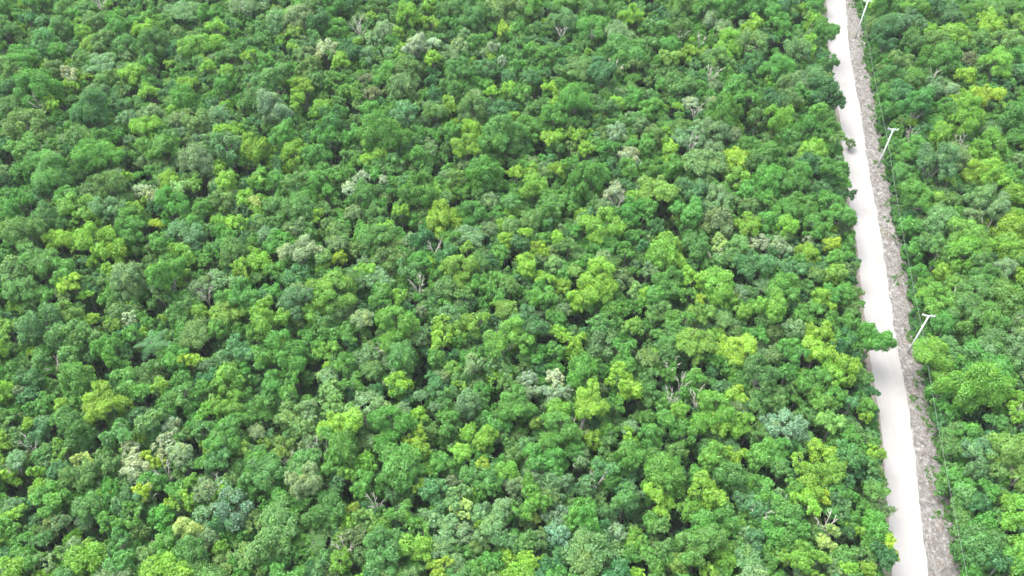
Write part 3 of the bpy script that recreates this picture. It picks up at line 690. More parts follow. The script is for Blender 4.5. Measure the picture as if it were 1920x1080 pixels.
(27.17, 58.71, 7.40, 2.31, 'LY', 'broad bright yellow lime tree left of the bare pale branches, bottom centre right'),
(36.85, 64.65, 5.76, 2.40, 'G', 'broad fresh green tree right of the bright yellow lime tree, lower road side'),
(40.86, 57.22, 6.75, 2.30, 'L', 'nearer broad light lime green tree left of the yellow tree, bottom road side'),
(19.67, 48.38, 6.13, 2.19, 'G', 'medium fresh green tree right of the pale silvery tree, bottom centre right'),
(31.77, 48.38, 7.54, 2.17, 'SG', 'medium soft sage green tree in front of the bare pale branches, bottom road side'),
(-91.84, 116.77, 7.27, 3.03, 'G', 'huge fresh green tree behind the bare pale branches, middle far left'),
(13.23, 50.19, 5.82, 2.22, 'SG', 'broad soft sage green tree in front of the pale silvery tree, bottom centre right'),
(72.36, 89.93, 5.66, 2.66, 'GV', 'broad rich bright green tree right of the nearest utility pole, middle strip beyond poles'),
(50.29, 87.67, 5.90, 2.54, 'LY', 'broad bright yellow lime tree, middle road side'),
(-90.66, 177.69, 7.40, 3.58, 'G', 'huge fresh green tree in front of the bare pale branches, top far left'),
(-74.55, 140.85, 6.28, 3.16, 'LV', 'huge bright lime green tree behind the creamy white tree, upper left'),
(16.95, 77.13, 7.40, 2.39, 'LY', 'broad bright yellow lime tree left of the bare pale branches, lower centre right'),
(110.29, 185.54, 5.81, 3.65, 'G', 'huge fresh green tree behind the golden lime tree, far strip beyond poles'),
(93.91, 153.41, 6.02, 3.27, 'SP', 'huge pale silvery tree in front of the bright yellow lime tree, far strip beyond poles'),
(87.08, 138.67, 6.25, 3.10, 'LG', 'huge limey green tree left of the bare pale branches, upper strip beyond poles'),
(71.23, 83.88, 6.79, 2.45, 'SG', 'broad soft sage green tree right of the nearest utility pole, lower strip beyond poles'),
(68.50, 65.34, 7.12, 2.23, 'ST', 'broad grey blue green tree left of the bare pale branches, lower strip beyond poles'),
(70.55, 57.09, 6.55, 2.14, 'LG', 'medium limey green tree in front of the bare pale branches, near strip beyond poles'),
(67.20, 62.08, 6.17, 2.21, 'DS', 'broad deep dark green tree left of the bare pale branches, near strip beyond poles'),
(91.59, 189.14, 6.03, 3.69, 'G', 'huge fresh green tree right of the farthest utility pole, far strip beyond poles'),
(102.48, 176.35, 5.82, 3.54, 'L', 'huge light lime green tree behind the brownish tree, far strip beyond poles'),
(91.90, 178.92, 7.49, 3.55, 'TS', 'huge grey blue green tree right of the farthest utility pole, far strip beyond poles'),
(92.24, 172.70, 5.81, 3.50, 'M', 'huge mid green tree right of the farthest utility pole, far strip beyond poles'),
(91.88, 125.36, 7.44, 2.93, 'L', 'broad light lime green tree right of the golden lime tree, upper strip beyond poles'),
(84.03, 153.27, 5.65, 3.28, 'D', 'huge deep dark green tree left of the bare pale branches, far strip beyond poles'),
(85.52, 101.46, 6.22, 2.67, 'SU', 'broad greyish silver green tree behind the bare pale branches, middle strip beyond poles'),
(81.46, 99.23, 7.31, 2.63, 'G', 'broad fresh green tree in front of the bright lime green tree, middle strip beyond poles'),
(76.98, 84.74, 7.55, 2.45, 'M', 'farther broad mid green tree left of the bare pale branches, lower strip beyond poles'),
(80.14, 81.57, 6.08, 2.44, 'M', 'broad mid green tree in front of the bare pale branches, lower strip beyond poles'),
(52.30, 79.57, 6.91, 2.40, 'L', 'broad light lime green tree in front of the bright yellow lime tree, lower road side'),
(68.03, 77.66, 3.77, 2.42, 'G', 'broad fresh green tree in front of the nearest utility pole, lower strip beyond poles'),
(51.32, 83.32, 5.62, 2.46, 'LY', 'broad bright yellow lime tree, lower road side'),
(-88.87, 171.93, 5.60, 3.33, 'M', 'huge mid green tree in front of the bare pale branches, top far left'),
(-44.30, 159.13, 7.25, 3.17, 'O', 'huge olive green tree in front of the creamy white tree, top centre left'),
(12.99, 187.50, 6.93, 3.48, 'G', 'leftmost huge fresh green tree behind the bare pale branches, top centre'),
(39.13, 178.38, 5.79, 3.40, 'M', 'leftmost huge mid green tree behind the bare pale branches, top centre right'),
(-44.53, 117.98, 6.13, 2.72, 'M', 'broad mid green tree right of the cream yellow tree, middle left'),
(61.65, 126.78, 7.25, 2.81, 'G', 'broad fresh green tree left of the middle utility pole, upper road side'),
(46.50, 97.08, 6.35, 2.49, 'G', 'broad fresh green tree in front of the bright yellow lime tree, middle road side'),
(-11.99, 77.12, 6.21, 2.27, 'T', 'broad bluish green tree right of the bright yellow lime tree, lower centre left'),
(-6.70, 73.02, 7.39, 2.21, 'S', 'broad greyish silver green tree left of the silvery white tree, lower centre'),
(47.50, 74.26, 6.35, 2.24, 'GL', 'broad light green tree behind the pale bluish silver tree, lower road side'),
(-69.88, 54.61, 6.10, 2.02, 'L', 'medium light lime green tree left of the cream yellow tree, bottom far left'),
(-55.49, 54.20, 6.04, 2.02, 'G', 'medium fresh green tree in front of the vivid emerald green tree, bottom far left'),
(-51.38, 53.23, 5.77, 2.01, 'O', 'medium olive green tree left of the vivid emerald green tree, bottom left'),
(32.92, 64.49, 5.60, 2.14, 'LY', 'medium bright yellow lime tree in front of the pale bluish silver tree, lower centre right'),
(25.27, 56.80, 5.78, 2.05, 'GL', 'medium light green tree in front of the bright yellow lime tree, bottom centre right'),
(-106.30, 168.54, 5.88, 3.29, 'TM', 'huge bluish green tree left of the creamy white tree, top far left'),
(-71.60, 170.08, 6.03, 3.30, 'LM', 'huge light lime green tree left of the bare pale branches, top left'),
(-109.08, 153.31, 6.01, 3.12, 'T', 'huge bluish green tree left of the bare pale branches, upper far left'),
(-89.84, 153.41, 6.32, 3.11, 'S', 'huge greyish silver green tree right of the creamy white tree, upper far left'),
(-82.17, 134.55, 7.55, 2.89, 'G', 'broad fresh green tree left of the bright lime green tree, upper far left'),
(-50.10, 180.62, 7.15, 3.41, 'OP', 'huge pale buff olive tree behind the creamy white tree, top centre left'),
(-23.50, 162.02, 6.79, 3.20, 'M', 'huge mid green tree in front of the creamy white tree, top centre left'),
(-28.58, 142.45, 7.30, 2.98, 'G', 'broad fresh green tree behind the brownish tree, upper centre left'),
(-43.21, 133.34, 5.89, 2.90, 'L', 'broad light lime green tree in front of the pale silvery tree, upper left'),
(-27.12, 133.25, 6.35, 2.89, 'L', 'broad light lime green tree left of the bare pale branches, upper centre left'),
(12.32, 179.45, 6.69, 3.40, 'SM', 'huge greyish silver green tree behind the bare pale branches, top centre'),
(19.55, 158.81, 7.47, 3.16, 'T', 'huge bluish green tree left of the bare pale branches, top centre right'),
(-13.20, 152.79, 7.16, 3.10, 'M', 'huge mid green tree behind the bare pale branches, upper centre left'),
(-3.60, 145.99, 6.48, 3.03, 'T', 'huge bluish green tree behind the silvery white tree, upper centre'),
(3.18, 141.12, 5.67, 2.99, 'G', 'broad fresh green tree right of the silvery white tree, upper centre'),
(-8.06, 139.56, 6.53, 2.96, 'L', 'farther broad light lime green tree in front of the bare pale branches, upper centre'),
(-9.01, 132.90, 7.41, 2.87, 'L', 'nearer broad light lime green tree in front of the bare pale branches, upper centre'),
(49.15, 185.17, 6.35, 3.47, 'G', 'rightmost huge fresh green tree behind the pale silvery tree, top centre right'),
(65.32, 187.83, 6.34, 3.50, 'T', 'huge bluish green tree behind the bare pale branches, top road side'),
(48.51, 169.55, 5.60, 3.30, 'L', 'huge light lime green tree left of the bare pale branches, top centre right'),
(66.19, 157.66, 6.36, 3.16, 'SG', 'huge soft sage green tree behind the bright lime green tree, upper road side'),
(47.69, 152.95, 7.43, 3.09, 'G', 'huge fresh green tree right of the pale silvery tree, upper centre right'),
(59.69, 154.22, 6.12, 3.13, 'O', 'huge olive green tree behind the bright lime green tree, upper road side'),
(57.19, 148.88, 6.59, 3.06, 'OS', 'huge dusty sage tree behind the bright lime green tree, upper road side'),
(35.74, 138.14, 6.15, 2.95, 'S', 'broad greyish silver green tree behind the bare pale branches, upper centre right'),
(-99.44, 188.82, 6.15, 1.97, 'B', 'leafless pale-branched tree, top far left'),
(-95.77, 158.19, 7.52, 1.58, 'P', 'small creamy white tree behind the bare pale branches, top far left'),
(-94.63, 135.42, 6.08, 1.46, 'B', 'leafless pale-branched tree, upper far left'),
(-99.18, 148.05, 6.46, 1.72, 'B', 'leafless pale-branched tree in front of the creamy white tree, upper far left'),
(-62.84, 185.03, 6.43, 1.95, 'B', 'leafless pale-branched tree, top left'),
(-35.65, 178.19, 6.11, 1.91, 'B', 'leafless pale-branched tree right of the creamy white tree, top centre left'),
(-42.26, 170.50, 5.76, 3.31, 'P', 'huge creamy white tree left of the bare pale branches, top centre left'),
(-21.38, 169.23, 6.98, 3.69, 'P', 'huge creamy white tree right of the brownish tree, top centre left'),
(-50.33, 153.34, 5.99, 2.34, 'B', 'leafless pale-branched tree behind the pale silvery tree, upper left'),
(-61.24, 146.00, 6.85, 2.08, 'F', 'palm with spreading dark green fronds left of the pale silvery tree, upper left'),
(-24.20, 136.25, 5.77, 1.47, 'B', 'leafless pale-branched tree right of the brownish tree, upper centre left'),
(-18.14, 171.36, 7.14, 2.48, 'P', 'broad creamy white tree, top centre left'),
(-4.22, 169.04, 7.49, 1.84, 'P', 'medium creamy white tree in front of the bright yellow lime tree, top centre'),
(-2.19, 164.98, 6.90, 1.54, 'P', 'small creamy white tree in front of the bright yellow lime tree, top centre'),
(11.54, 176.53, 6.17, 1.69, 'B', 'leafless pale-branched tree right of the bright yellow lime tree, top centre'),
(18.01, 175.10, 6.30, 1.47, 'B', 'leafless pale-branched tree, top centre'),
(23.07, 162.89, 6.19, 2.21, 'B', 'leafless pale-branched tree behind the silvery white tree, top centre right'),
(-7.65, 145.56, 5.66, 1.90, 'B', 'leafless pale-branched tree left of the silvery white tree, upper centre'),
(-2.01, 140.93, 6.97, 1.85, 'PS', 'medium silvery white tree right of the bare pale branches, upper centre'),
(21.73, 140.41, 6.23, 2.97, 'PS', 'broad silvery white tree behind the creamy white tree, upper centre right'),
(23.50, 133.18, 6.41, 2.17, 'P', 'medium creamy white tree behind the silvery white tree, upper centre right'),
(38.89, 175.20, 5.84, 1.68, 'B', 'leafless pale-branched tree left of the pale silvery tree, top centre right'),
(43.29, 173.02, 6.46, 1.25, 'B', 'leafless pale-branched tree in front of the pale silvery tree, top centre right'),
(53.11, 170.95, 5.85, 2.07, 'B', 'leafless pale-branched tree right of the pale silvery tree, top road side'),
(44.03, 159.65, 6.12, 1.99, 'B', 'leafless pale-branched tree behind the pale silvery tree, top centre right'),
(38.14, 149.41, 6.58, 1.92, 'P', 'medium creamy white tree behind the bare pale branches, upper centre right'),
(38.40, 146.15, 5.98, 1.14, 'B', 'leafless pale-branched tree in front of the creamy white tree, upper centre right'),
(35.98, 135.63, 6.28, 1.82, 'B', 'leafless pale-branched tree left of the pale silvery tree, upper centre right'),
(-70.57, 122.14, 6.46, 2.25, 'P', 'broad creamy white tree left of the silvery white tree, upper left'),
(-67.14, 119.75, 6.75, 2.05, 'PS', 'medium silvery white tree in front of the bare pale branches, upper left'),
(-86.43, 108.80, 5.98, 1.31, 'B', 'leafless pale-branched tree behind the golden lime tree, middle far left'),
(-52.33, 96.02, 6.21, 1.39, 'B', 'leafless pale-branched tree behind the bright yellow lime tree, middle left'),
(-66.66, 122.50, 6.12, 0.87, 'B', 'leafless pale-branched tree behind the silvery white tree, upper left'),
(-29.15, 125.62, 6.75, 1.75, 'P', 'medium creamy white tree in front of the bare pale branches, upper centre left'),
(-30.98, 122.28, 7.08, 2.07, 'P', 'medium creamy white tree in front of the brownish tree, upper centre left'),
(-24.89, 125.65, 6.35, 1.05, 'P', 'small creamy white tree in front of the bare pale branches, upper centre left'),
(-16.20, 97.95, 5.74, 1.57, 'B', 'leafless pale-branched tree behind the brownish tree, middle centre left'),
(-51.24, 98.38, 5.64, 1.57, 'B', 'leafless pale-branched tree, middle left'),
(23.43, 131.86, 5.92, 2.52, 'PS', 'broad silvery white tree in front of the creamy white tree, upper centre right'),
(19.33, 121.40, 6.37, 2.41, 'P', 'broad creamy white tree behind the bare pale branches, upper centre right'),
(20.07, 119.29, 5.65, 1.71, 'B', 'leafless pale-branched tree in front of the creamy white tree, middle centre right'),
(-14.02, 107.12, 6.17, 1.63, 'B', 'leafless pale-branched tree in front of the bright yellow lime tree, middle centre left'),
(44.69, 108.93, 6.23, 2.62, 'P', 'broad creamy white tree left of the silvery white tree, middle road side'),
(48.11, 108.17, 5.86, 2.62, 'PS', 'broad silvery white tree right of the creamy white tree, middle road side'),
(54.22, 110.14, 5.76, 1.65, 'P', 'medium creamy white tree behind the bright yellow lime tree, middle road side'),
(35.83, 104.95, 5.77, 0.97, 'B', 'leafless pale-branched tree in front of the pale cream lime tree, middle centre right'),
(-64.20, 91.49, 5.86, 1.67, 'P', 'medium creamy white tree behind the palm, middle far left'),
(-73.38, 81.03, 5.53, 1.45, 'B', 'leafless pale-branched tree left of the yellow tree, lower far left'),
(-58.14, 84.74, 7.32, 2.34, 'F', 'palm with spreading dark green fronds in front of the creamy white tree, middle left'),
(-51.71, 70.33, 5.81, 1.92, 'P', 'medium creamy white tree behind the pale silvery tree, lower left'),
(-20.59, 84.31, 6.30, 2.05, 'B', 'leafless pale-branched tree behind the bright yellow lime tree, lower centre left'),
(-22.02, 71.13, 6.21, 1.38, 'B', 'leafless pale-branched tree right of the bright yellow lime tree, lower centre left'),
(2.66, 78.66, 6.83, 1.57, 'P', 'small creamy white tree behind the silvery white tree, lower centre'),
(6.66, 78.98, 6.37, 1.72, 'P', 'medium creamy white tree behind the silvery white tree, lower centre'),
(2.41, 75.99, 5.82, 1.98, 'PS', 'medium silvery white tree in front of the creamy white tree, lower centre'),
(6.28, 75.21, 6.98, 2.24, 'PS', 'broad silvery white tree in front of the creamy white tree, lower centre'),
(10.18, 69.36, 5.69, 0.96, 'B', 'leafless pale-branched tree in front of the bright yellow lime tree, lower centre'),
(25.20, 80.71, 5.98, 1.44, 'B', 'farther leafless pale-branched tree right of the bright yellow lime tree, lower centre right'),
(26.66, 77.66, 6.24, 1.56, 'B', 'farther leafless pale-branched tree left of the yellow tree, lower centre right'),
(28.72, 74.57, 5.88, 1.54, 'B', 'nearer leafless pale-branched tree left of the yellow tree, lower centre right'),
(24.55, 74.63, 6.20, 0.98, 'B', 'nearer leafless pale-branched tree right of the bright yellow lime tree, lower centre right'),
(-54.59, 63.10, 7.18, 2.10, 'P', 'medium creamy white tree left of the yellow tree, lower far left'),
(-55.73, 65.06, 6.75, 1.60, 'P', 'small creamy white tree left of the yellow tree, lower far left'),
(-54.15, 61.96, 6.19, 1.84, 'P', 'medium creamy white tree behind the yellow tree, lower left'),
(-51.20, 66.34, 6.27, 2.42, 'P', 'broad creamy white tree left of the pale silvery tree, lower left'),
(-72.23, 63.08, 5.92, 1.19, 'B', 'leafless pale-branched tree behind the cream yellow tree, lower far left'),
(-50.16, 62.09, 5.97, 1.05, 'B', 'leafless pale-branched tree in front of the yellow tree, lower left'),
(-51.70, 58.55, 6.17, 0.77, 'B', 'leafless pale-branched tree in front of the yellow tree, bottom left'),
(-71.77, 66.83, 5.67, 1.22, 'B', 'leafless pale-branched tree left of the cream yellow tree, lower far left'),
(-26.97, 50.98, 6.89, 1.60, 'F', 'palm with spreading dark green fronds behind the bright yellow lime tree, bottom centre left'),
(-22.70, 50.32, 6.47, 1.35, 'B', 'leafless pale-branched tree right of the palm, bottom centre left'),
(-19.24, 56.99, 5.85, 1.02, 'B', 'leafless pale-branched tree in front of the bright lime green tree, bottom centre left'),
(-33.25, 64.58, 5.87, 1.07, 'B', 'leafless pale-branched tree left of the bright yellow lime tree, lower left'),
(-28.17, 65.38, 6.21, 0.94, 'B', 'leafless pale-branched tree in front of the bright yellow lime tree, lower centre left'),
(-42.27, 59.22, 6.45, 1.16, 'B', 'leafless pale-branched tree behind the pale bluish silver tree, bottom left'),
(12.32, 60.98, 5.80, 0.79, 'B', 'leafless pale-branched tree behind the vivid emerald green tree, bottom centre'),
(34.58, 55.31, 6.06, 1.27, 'B', 'leafless pale-branched tree right of the bright yellow lime tree, bottom road side'),
(43.38, 53.75, 5.60, 2.27, 'B', 'leafless pale-branched tree left of the cream yellow tree, bottom road side'),
(92.46, 159.42, 6.36, 1.43, 'B', 'leafless pale-branched tree behind the pale silvery tree, far strip beyond poles'),
(81.50, 138.74, 6.20, 1.55, 'B', 'leafless pale-branched tree right of the middle utility pole, upper strip beyond poles'),
(90.05, 135.51, 6.08, 1.53, 'B', 'leafless pale-branched tree behind the golden lime tree, upper strip beyond poles'),
(87.46, 112.51, 5.99, 2.00, 'B', 'leafless pale-branched tree left of the bright yellow lime tree, middle strip beyond poles'),
(83.00, 93.13, 6.23, 2.20, 'B', 'rightmost leafless pale-branched tree in front of the bright lime green tree, middle strip beyond poles'),
(82.33, 88.39, 5.70, 1.62, 'B', 'leafless pale-branched tree, middle strip beyond poles'),
(74.95, 94.54, 5.73, 1.11, 'B', 'leftmost leafless pale-branched tree in front of the bright lime green tree, middle strip beyond poles'),
(76.90, 70.73, 5.84, 1.98, 'B', 'leafless pale-branched tree, lower strip beyond poles'),
(72.95, 61.23, 5.87, 1.42, 'B', 'leafless pale-branched tree behind the vivid emerald green tree, near strip beyond poles')]
MASS = (
    '56.5,139.2,6.1,2.96,G;-80.1,121.1,7.0,2.75,O;-74.0,115.4,7.4,2.68,TS;-70.8,114.5,6.4,2.68,G;-93.4,114.7,7.0,2.68,G;-81.6,108.1,6.7,2.61,L;'
    '-69.1,109.8,7.2,2.62,G;-88.2,100.4,5.7,2.53,OT;-77.6,99.9,7.0,2.51,G;-38.8,133.3,5.8,2.90,G;-22.9,98.7,7.2,2.49,S;-50.3,99.2,6.3,2.51,S;'
    '-7.1,116.1,6.0,2.70,G;4.1,122.6,6.5,2.77,LG;7.1,117.5,5.8,2.72,GO;22.1,117.1,6.2,2.71,GV;-5.9,103.1,6.2,2.56,M;4.7,96.8,5.9,2.49,G;'
    '19.1,100.5,5.6,2.54,S;44.4,130.7,6.1,2.86,LY;48.2,130.6,6.2,2.86,OG;34.1,122.2,6.4,2.77,T;33.0,106.5,6.8,2.59,GT;50.5,116.5,6.4,2.70,G;'
    '42.8,111.5,7.1,2.64,L;54.2,117.9,6.2,2.72,G;59.2,129.0,6.5,2.84,D;59.1,123.0,6.0,2.78,T;60.3,114.5,7.1,2.67,G;52.9,105.7,5.8,2.59,LY;'
    '-53.5,81.9,7.5,2.31,G;-80.2,79.8,5.6,2.31,G;-57.2,79.6,5.9,2.30,M;-50.8,74.0,7.5,2.22,M;-67.7,75.1,5.8,2.25,G;-33.3,93.3,6.1,2.45,LG;'
    '-22.1,93.6,7.3,2.44,G;-32.8,85.1,5.7,2.36,G;-27.5,86.8,7.0,2.37,G;-37.3,77.5,5.6,2.28,G;-17.9,77.8,6.0,2.28,LY;-30.9,72.2,6.6,2.21,S;'
    '-31.5,69.3,7.0,2.17,SL;-9.5,88.4,5.7,2.40,LG;-6.3,89.0,6.9,2.39,LM;14.4,95.1,7.4,2.45,L;16.7,93.3,6.1,2.45,G;14.7,88.9,7.5,2.38,TG;'
    '18.3,84.0,6.4,2.34,G;46.4,94.8,7.0,2.45,G;46.5,88.3,7.1,2.38,S;27.2,89.1,7.3,2.39,G;24.6,83.0,7.3,2.32,M;45.5,85.9,5.8,2.37,GV;'
    '48.7,83.0,6.8,2.33,LY;47.2,77.3,7.5,2.25,G;37.6,73.9,6.4,2.23,M;26.1,69.3,5.7,2.19,G;-48.7,64.5,7.3,2.11,SP;-58.4,63.1,6.7,2.11,M;'
    '-64.8,60.4,5.6,2.09,M;-42.2,47.8,6.6,1.94,M;-47.7,51.1,5.7,1.99,GL;-64.3,48.3,6.9,1.94,GV;-67.7,51.1,5.6,1.99,G;-43.5,58.6,7.6,2.05,SR;'
    '-34.1,66.4,5.7,2.16,OL;-37.8,59.7,6.0,2.08,G;-21.6,63.4,5.9,2.12,LV;-18.0,61.3,5.7,2.10,G;-14.9,61.0,6.1,2.09,T;-17.8,53.3,6.1,2.01,GL;'
    '-38.8,48.4,5.6,1.96,SL;-26.1,49.2,5.7,1.97,M;-10.6,63.7,6.2,2.12,G;10.8,60.6,5.7,2.09,TS;17.0,64.4,7.5,2.11,G;6.2,52.3,7.4,1.98,U;'
    '-9.6,50.6,7.2,1.96,SO;29.1,63.9,7.1,2.11,LG;20.6,64.6,5.9,2.13,GT;45.3,65.5,5.9,2.14,LY;36.0,57.6,7.4,2.04,G;34.1,55.9,6.7,2.03,T;'
    '29.4,54.2,6.4,2.01,G;26.3,53.7,7.2,2.00,G;28.7,49.6,5.8,1.97,L;35.8,53.0,5.8,2.01,G;-64.8,141.9,6.2,2.99,O;-34.4,153.6,5.8,3.12,GL;'
    '35.6,154.4,7.1,3.11,M;-41.1,107.5,6.9,2.60,GV;-22.1,96.8,6.3,2.49,G;-35.7,95.3,6.9,2.46,S;-11.2,97.3,5.7,2.50,O;53.8,123.9,7.5,2.77,G;'
    '55.6,115.1,5.8,2.70,G;-43.7,83.5,7.3,2.33,T;-38.6,73.0,6.2,2.22,G;24.4,95.6,6.8,2.47,G;-4.6,51.3,5.7,1.99,O;72.2,176.1,6.5,3.27,G;'
    '39.1,70.3,6.4,2.05,U;-44.3,52.4,7.5,1.85,YP;-55.1,180.8,6.6,3.20,SO;90.6,154.5,6.6,2.81,S;91.5,146.1,6.9,2.72,G;95.9,125.7,7.1,2.52,G;'
    '84.3,161.2,4.7,2.90,DG;107.7,158.3,5.8,2.86,T;81.3,102.4,7.5,2.28,M;49.5,91.1,7.1,2.17,G;73.2,70.3,6.5,1.97,GT;65.4,63.6,2.9,1.94,M;'
    '51.9,59.4,6.4,1.86,MG;50.3,54.7,5.9,1.82,V;103.9,182.7,6.6,3.09,T;111.0,177.3,6.2,3.04,YL;97.5,172.2,6.6,2.99,OL;107.9,174.1,5.8,3.01,M;'
    '86.8,164.5,6.1,2.92,O;100.1,150.1,7.5,2.76,YL;97.2,139.7,7.2,2.66,SG;77.7,128.4,4.3,2.57,GT;79.9,134.5,5.5,2.62,G;81.9,155.5,3.5,2.86,G;'
    '80.9,150.6,3.4,2.81,G;113.0,166.9,5.9,2.94,G;95.3,121.2,6.2,2.48,L;75.5,109.2,5.4,2.37,M;73.9,109.5,3.7,2.39,G;79.7,91.8,7.2,2.18,G;'
    '82.5,86.0,7.3,2.12,SO;53.5,85.3,6.8,2.12,D;68.5,68.5,6.5,1.95,G;65.9,61.3,4.3,1.91,G;65.7,59.1,4.8,1.88,GS;68.0,59.0,6.5,1.86,G;'
    '66.2,57.3,6.2,1.84,D;68.4,50.6,6.8,1.77,LG;65.3,48.3,7.0,1.74,D;67.5,48.2,7.3,1.74,G;64.5,56.1,3.7,1.86,M;96.1,185.6,7.2,3.11,GL;'
    '100.6,185.3,7.4,3.11,DT;86.4,173.5,4.3,3.03,D;102.7,138.2,5.7,2.66,G;87.8,158.6,6.0,2.86,GO;74.9,115.7,3.5,2.46,GV;76.3,106.4,6.9,2.33,M;'
    '52.9,89.9,6.6,2.17,G;71.0,63.5,5.7,1.91,SL;65.6,51.3,7.1,1.77,M;-42.5,186.2,7.3,3.03,G;47.7,181.7,5.7,3.01,SP;55.0,148.6,7.6,2.66,D;'
    '-0.9,97.5,7.0,2.17,M;-77.3,171.3,6.0,2.90,T;-35.9,182.8,5.8,3.02,S;-46.8,169.1,5.9,2.88,S;-39.7,147.0,6.5,2.66,L;-11.6,159.6,7.3,2.77,M;'
    '-16.0,145.4,6.9,2.64,M;31.6,137.8,5.6,2.58,L;-92.5,112.5,6.5,2.33,OL;-18.8,132.1,5.7,2.52,G;-24.3,130.8,5.7,2.51,M;-50.7,113.6,5.8,2.34,L;'
    '-16.1,103.6,6.8,2.23,GV;1.5,109.1,5.6,2.30,D;13.4,102.9,6.5,2.23,G;25.7,117.3,6.4,2.37,G;50.3,97.7,6.0,2.19,M;-75.2,81.9,7.1,2.02,GS;'
    '-56.0,91.6,6.1,2.13,MG;-46.8,69.2,6.4,1.91,M;-15.2,86.6,6.8,2.07,ST;-29.6,84.4,5.8,2.06,LG;-22.3,80.2,6.6,2.01,O;45.0,82.0,7.4,2.02,G;'
    '48.4,70.0,6.8,1.91,LS;-48.8,55.3,6.5,1.77,V;-68.6,49.2,5.7,1.72,T;-42.9,55.4,6.4,1.77,S;-26.2,62.6,6.8,1.84,G;-21.3,52.0,6.6,1.74,OR;'
    '32.7,57.7,5.9,1.80,T;30.7,50.8,6.0,1.73,M;-117.0,175.7,7.1,2.93,M;-104.6,177.0,7.4,2.94,M;-99.0,181.5,5.8,3.00,O;-93.3,171.4,7.1,2.89,O;'
    '-96.4,171.4,5.9,2.90,LO;-83.4,159.5,6.2,2.79,L;-69.7,155.7,6.2,2.75,L;-41.4,179.2,5.7,2.98,G;-29.6,177.1,6.2,2.96,OP;-63.7,167.6,5.7,2.87,M;'
    '-36.5,168.3,6.4,2.87,D;-28.3,159.7,5.7,2.79,G;-55.6,150.9,5.9,2.71,M;-44.2,152.3,7.5,2.70,L;19.3,185.9,7.1,3.03,M;7.5,166.7,6.3,2.85,G;'
    '-5.8,161.9,7.3,2.80,T;4.0,157.7,7.5,2.75,T;8.7,144.0,6.9,2.63,GV;19.0,148.6,6.1,2.68,TG;-12.6,139.3,6.4,2.59,G;18.4,135.1,5.6,2.55,G;'
    '62.2,180.0,6.7,2.98,G;54.3,164.5,7.4,2.82,TG;64.5,140.8,5.9,2.61,G;29.0,137.9,7.1,2.57,O;29.0,148.4,5.8,2.68,G;-77.5,126.9,5.6,2.47,OP;'
    '-84.0,120.0,6.9,2.39,G;-73.3,119.3,6.4,2.39,M;-71.3,99.7,5.7,2.21,O;-36.4,123.2,5.9,2.44,G;-41.7,124.0,5.9,2.44,M;-54.7,119.2,6.8,2.39,O;'
    '-44.8,103.4,5.9,2.24,L;-4.1,119.7,5.7,2.40,ST;10.8,119.4,5.9,2.40,G;3.4,113.9,6.9,2.33,M;-2.3,105.9,5.9,2.27,G;2.7,101.2,7.5,2.20,L;'
    '-2.5,99.3,6.2,2.20,G;31.1,129.0,5.7,2.49,G;43.9,126.0,6.4,2.46,LO;28.0,108.2,5.8,2.29,LG;47.4,119.4,6.7,2.39,G;46.7,113.3,6.9,2.33,G;'
    '59.3,119.5,6.2,2.40,G;55.9,111.0,7.2,2.30,G;50.1,103.2,6.5,2.24,G;30.9,99.1,7.1,2.19,L;49.2,100.7,6.9,2.21,T;-66.6,93.0,5.9,2.14,OS;'
    '-82.8,88.1,7.0,2.08,LO;-81.8,84.7,5.7,2.06,GO;-75.4,78.1,6.8,1.99,DO;-47.9,75.9,7.2,1.96,G;-46.3,71.8,7.2,1.92,LV;-74.3,67.9,6.8,1.89,O;'
    '-45.5,94.2,6.2,2.15,GV;-28.5,93.2,6.1,2.14,SO;-24.9,89.8,7.6,2.09,OP;-31.1,90.2,5.9,2.12,MT;-39.6,81.8,7.3,2.02,G;-26.7,80.8,7.4,2.01,G;'
    '-24.5,77.3,6.8,1.98,G;-2.4,96.1,6.2,2.17,G;-0.9,91.8,7.5,2.11,OY;7.5,89.6,7.0,2.10,G;5.4,94.6,6.8,2.15,G;10.5,85.5,6.7,2.06,LY;'
    '20.0,88.9,6.0,2.10,LO;-9.5,70.5,7.1,1.91,G;-3.9,67.2,6.7,1.88,L;6.8,72.0,7.3,1.92,LG;15.8,73.5,6.7,1.95,G;53.1,94.2,5.7,2.16,L;'
    '31.9,90.7,7.3,2.10,LO;24.8,92.2,6.2,2.13,M;50.6,80.8,5.8,2.03,L;34.4,74.7,5.7,1.97,L;34.8,70.1,6.5,1.91,L;23.2,70.7,7.0,1.91,G;'
    '40.7,75.2,5.8,1.97,GS;20.4,68.0,7.1,1.89,G;-69.4,52.7,6.5,1.74,G;-49.3,49.3,6.4,1.71,O;-42.2,63.7,7.4,1.84,TG;-21.5,60.4,6.0,1.83,G;'
    '-41.4,59.7,6.8,1.81,SO;-28.5,50.1,6.5,1.72,G;-7.3,64.6,7.6,1.85,L;-8.4,63.6,5.9,1.86,G;-2.9,59.4,7.1,1.80,G;-1.0,61.7,6.7,1.83,LG;'
    '3.1,61.5,6.2,1.83,S;13.0,62.5,6.5,1.84,TM;-8.5,60.3,6.2,1.82,RS;-7.9,57.5,7.1,1.78,SG;-6.8,52.6,6.7,1.74,OP;1.7,50.9,7.0,1.72,M;'
    '-0.7,51.4,6.8,1.73,T;8.0,50.2,5.7,1.73,SG;16.8,51.7,5.8,1.74,LG;39.2,62.8,6.5,1.84,M;39.2,65.5,6.8,1.87,G;20.1,50.1,7.4,1.71,M;'
    '33.2,51.5,7.5,1.72,T;35.4,49.4,5.7,1.72,G;44.4,49.3,6.4,1.71,GO;21.9,82.3,7.0,2.03,O;102.7,166.0,6.5,2.68,R;57.7,108.3,6.1,2.13,Y;'
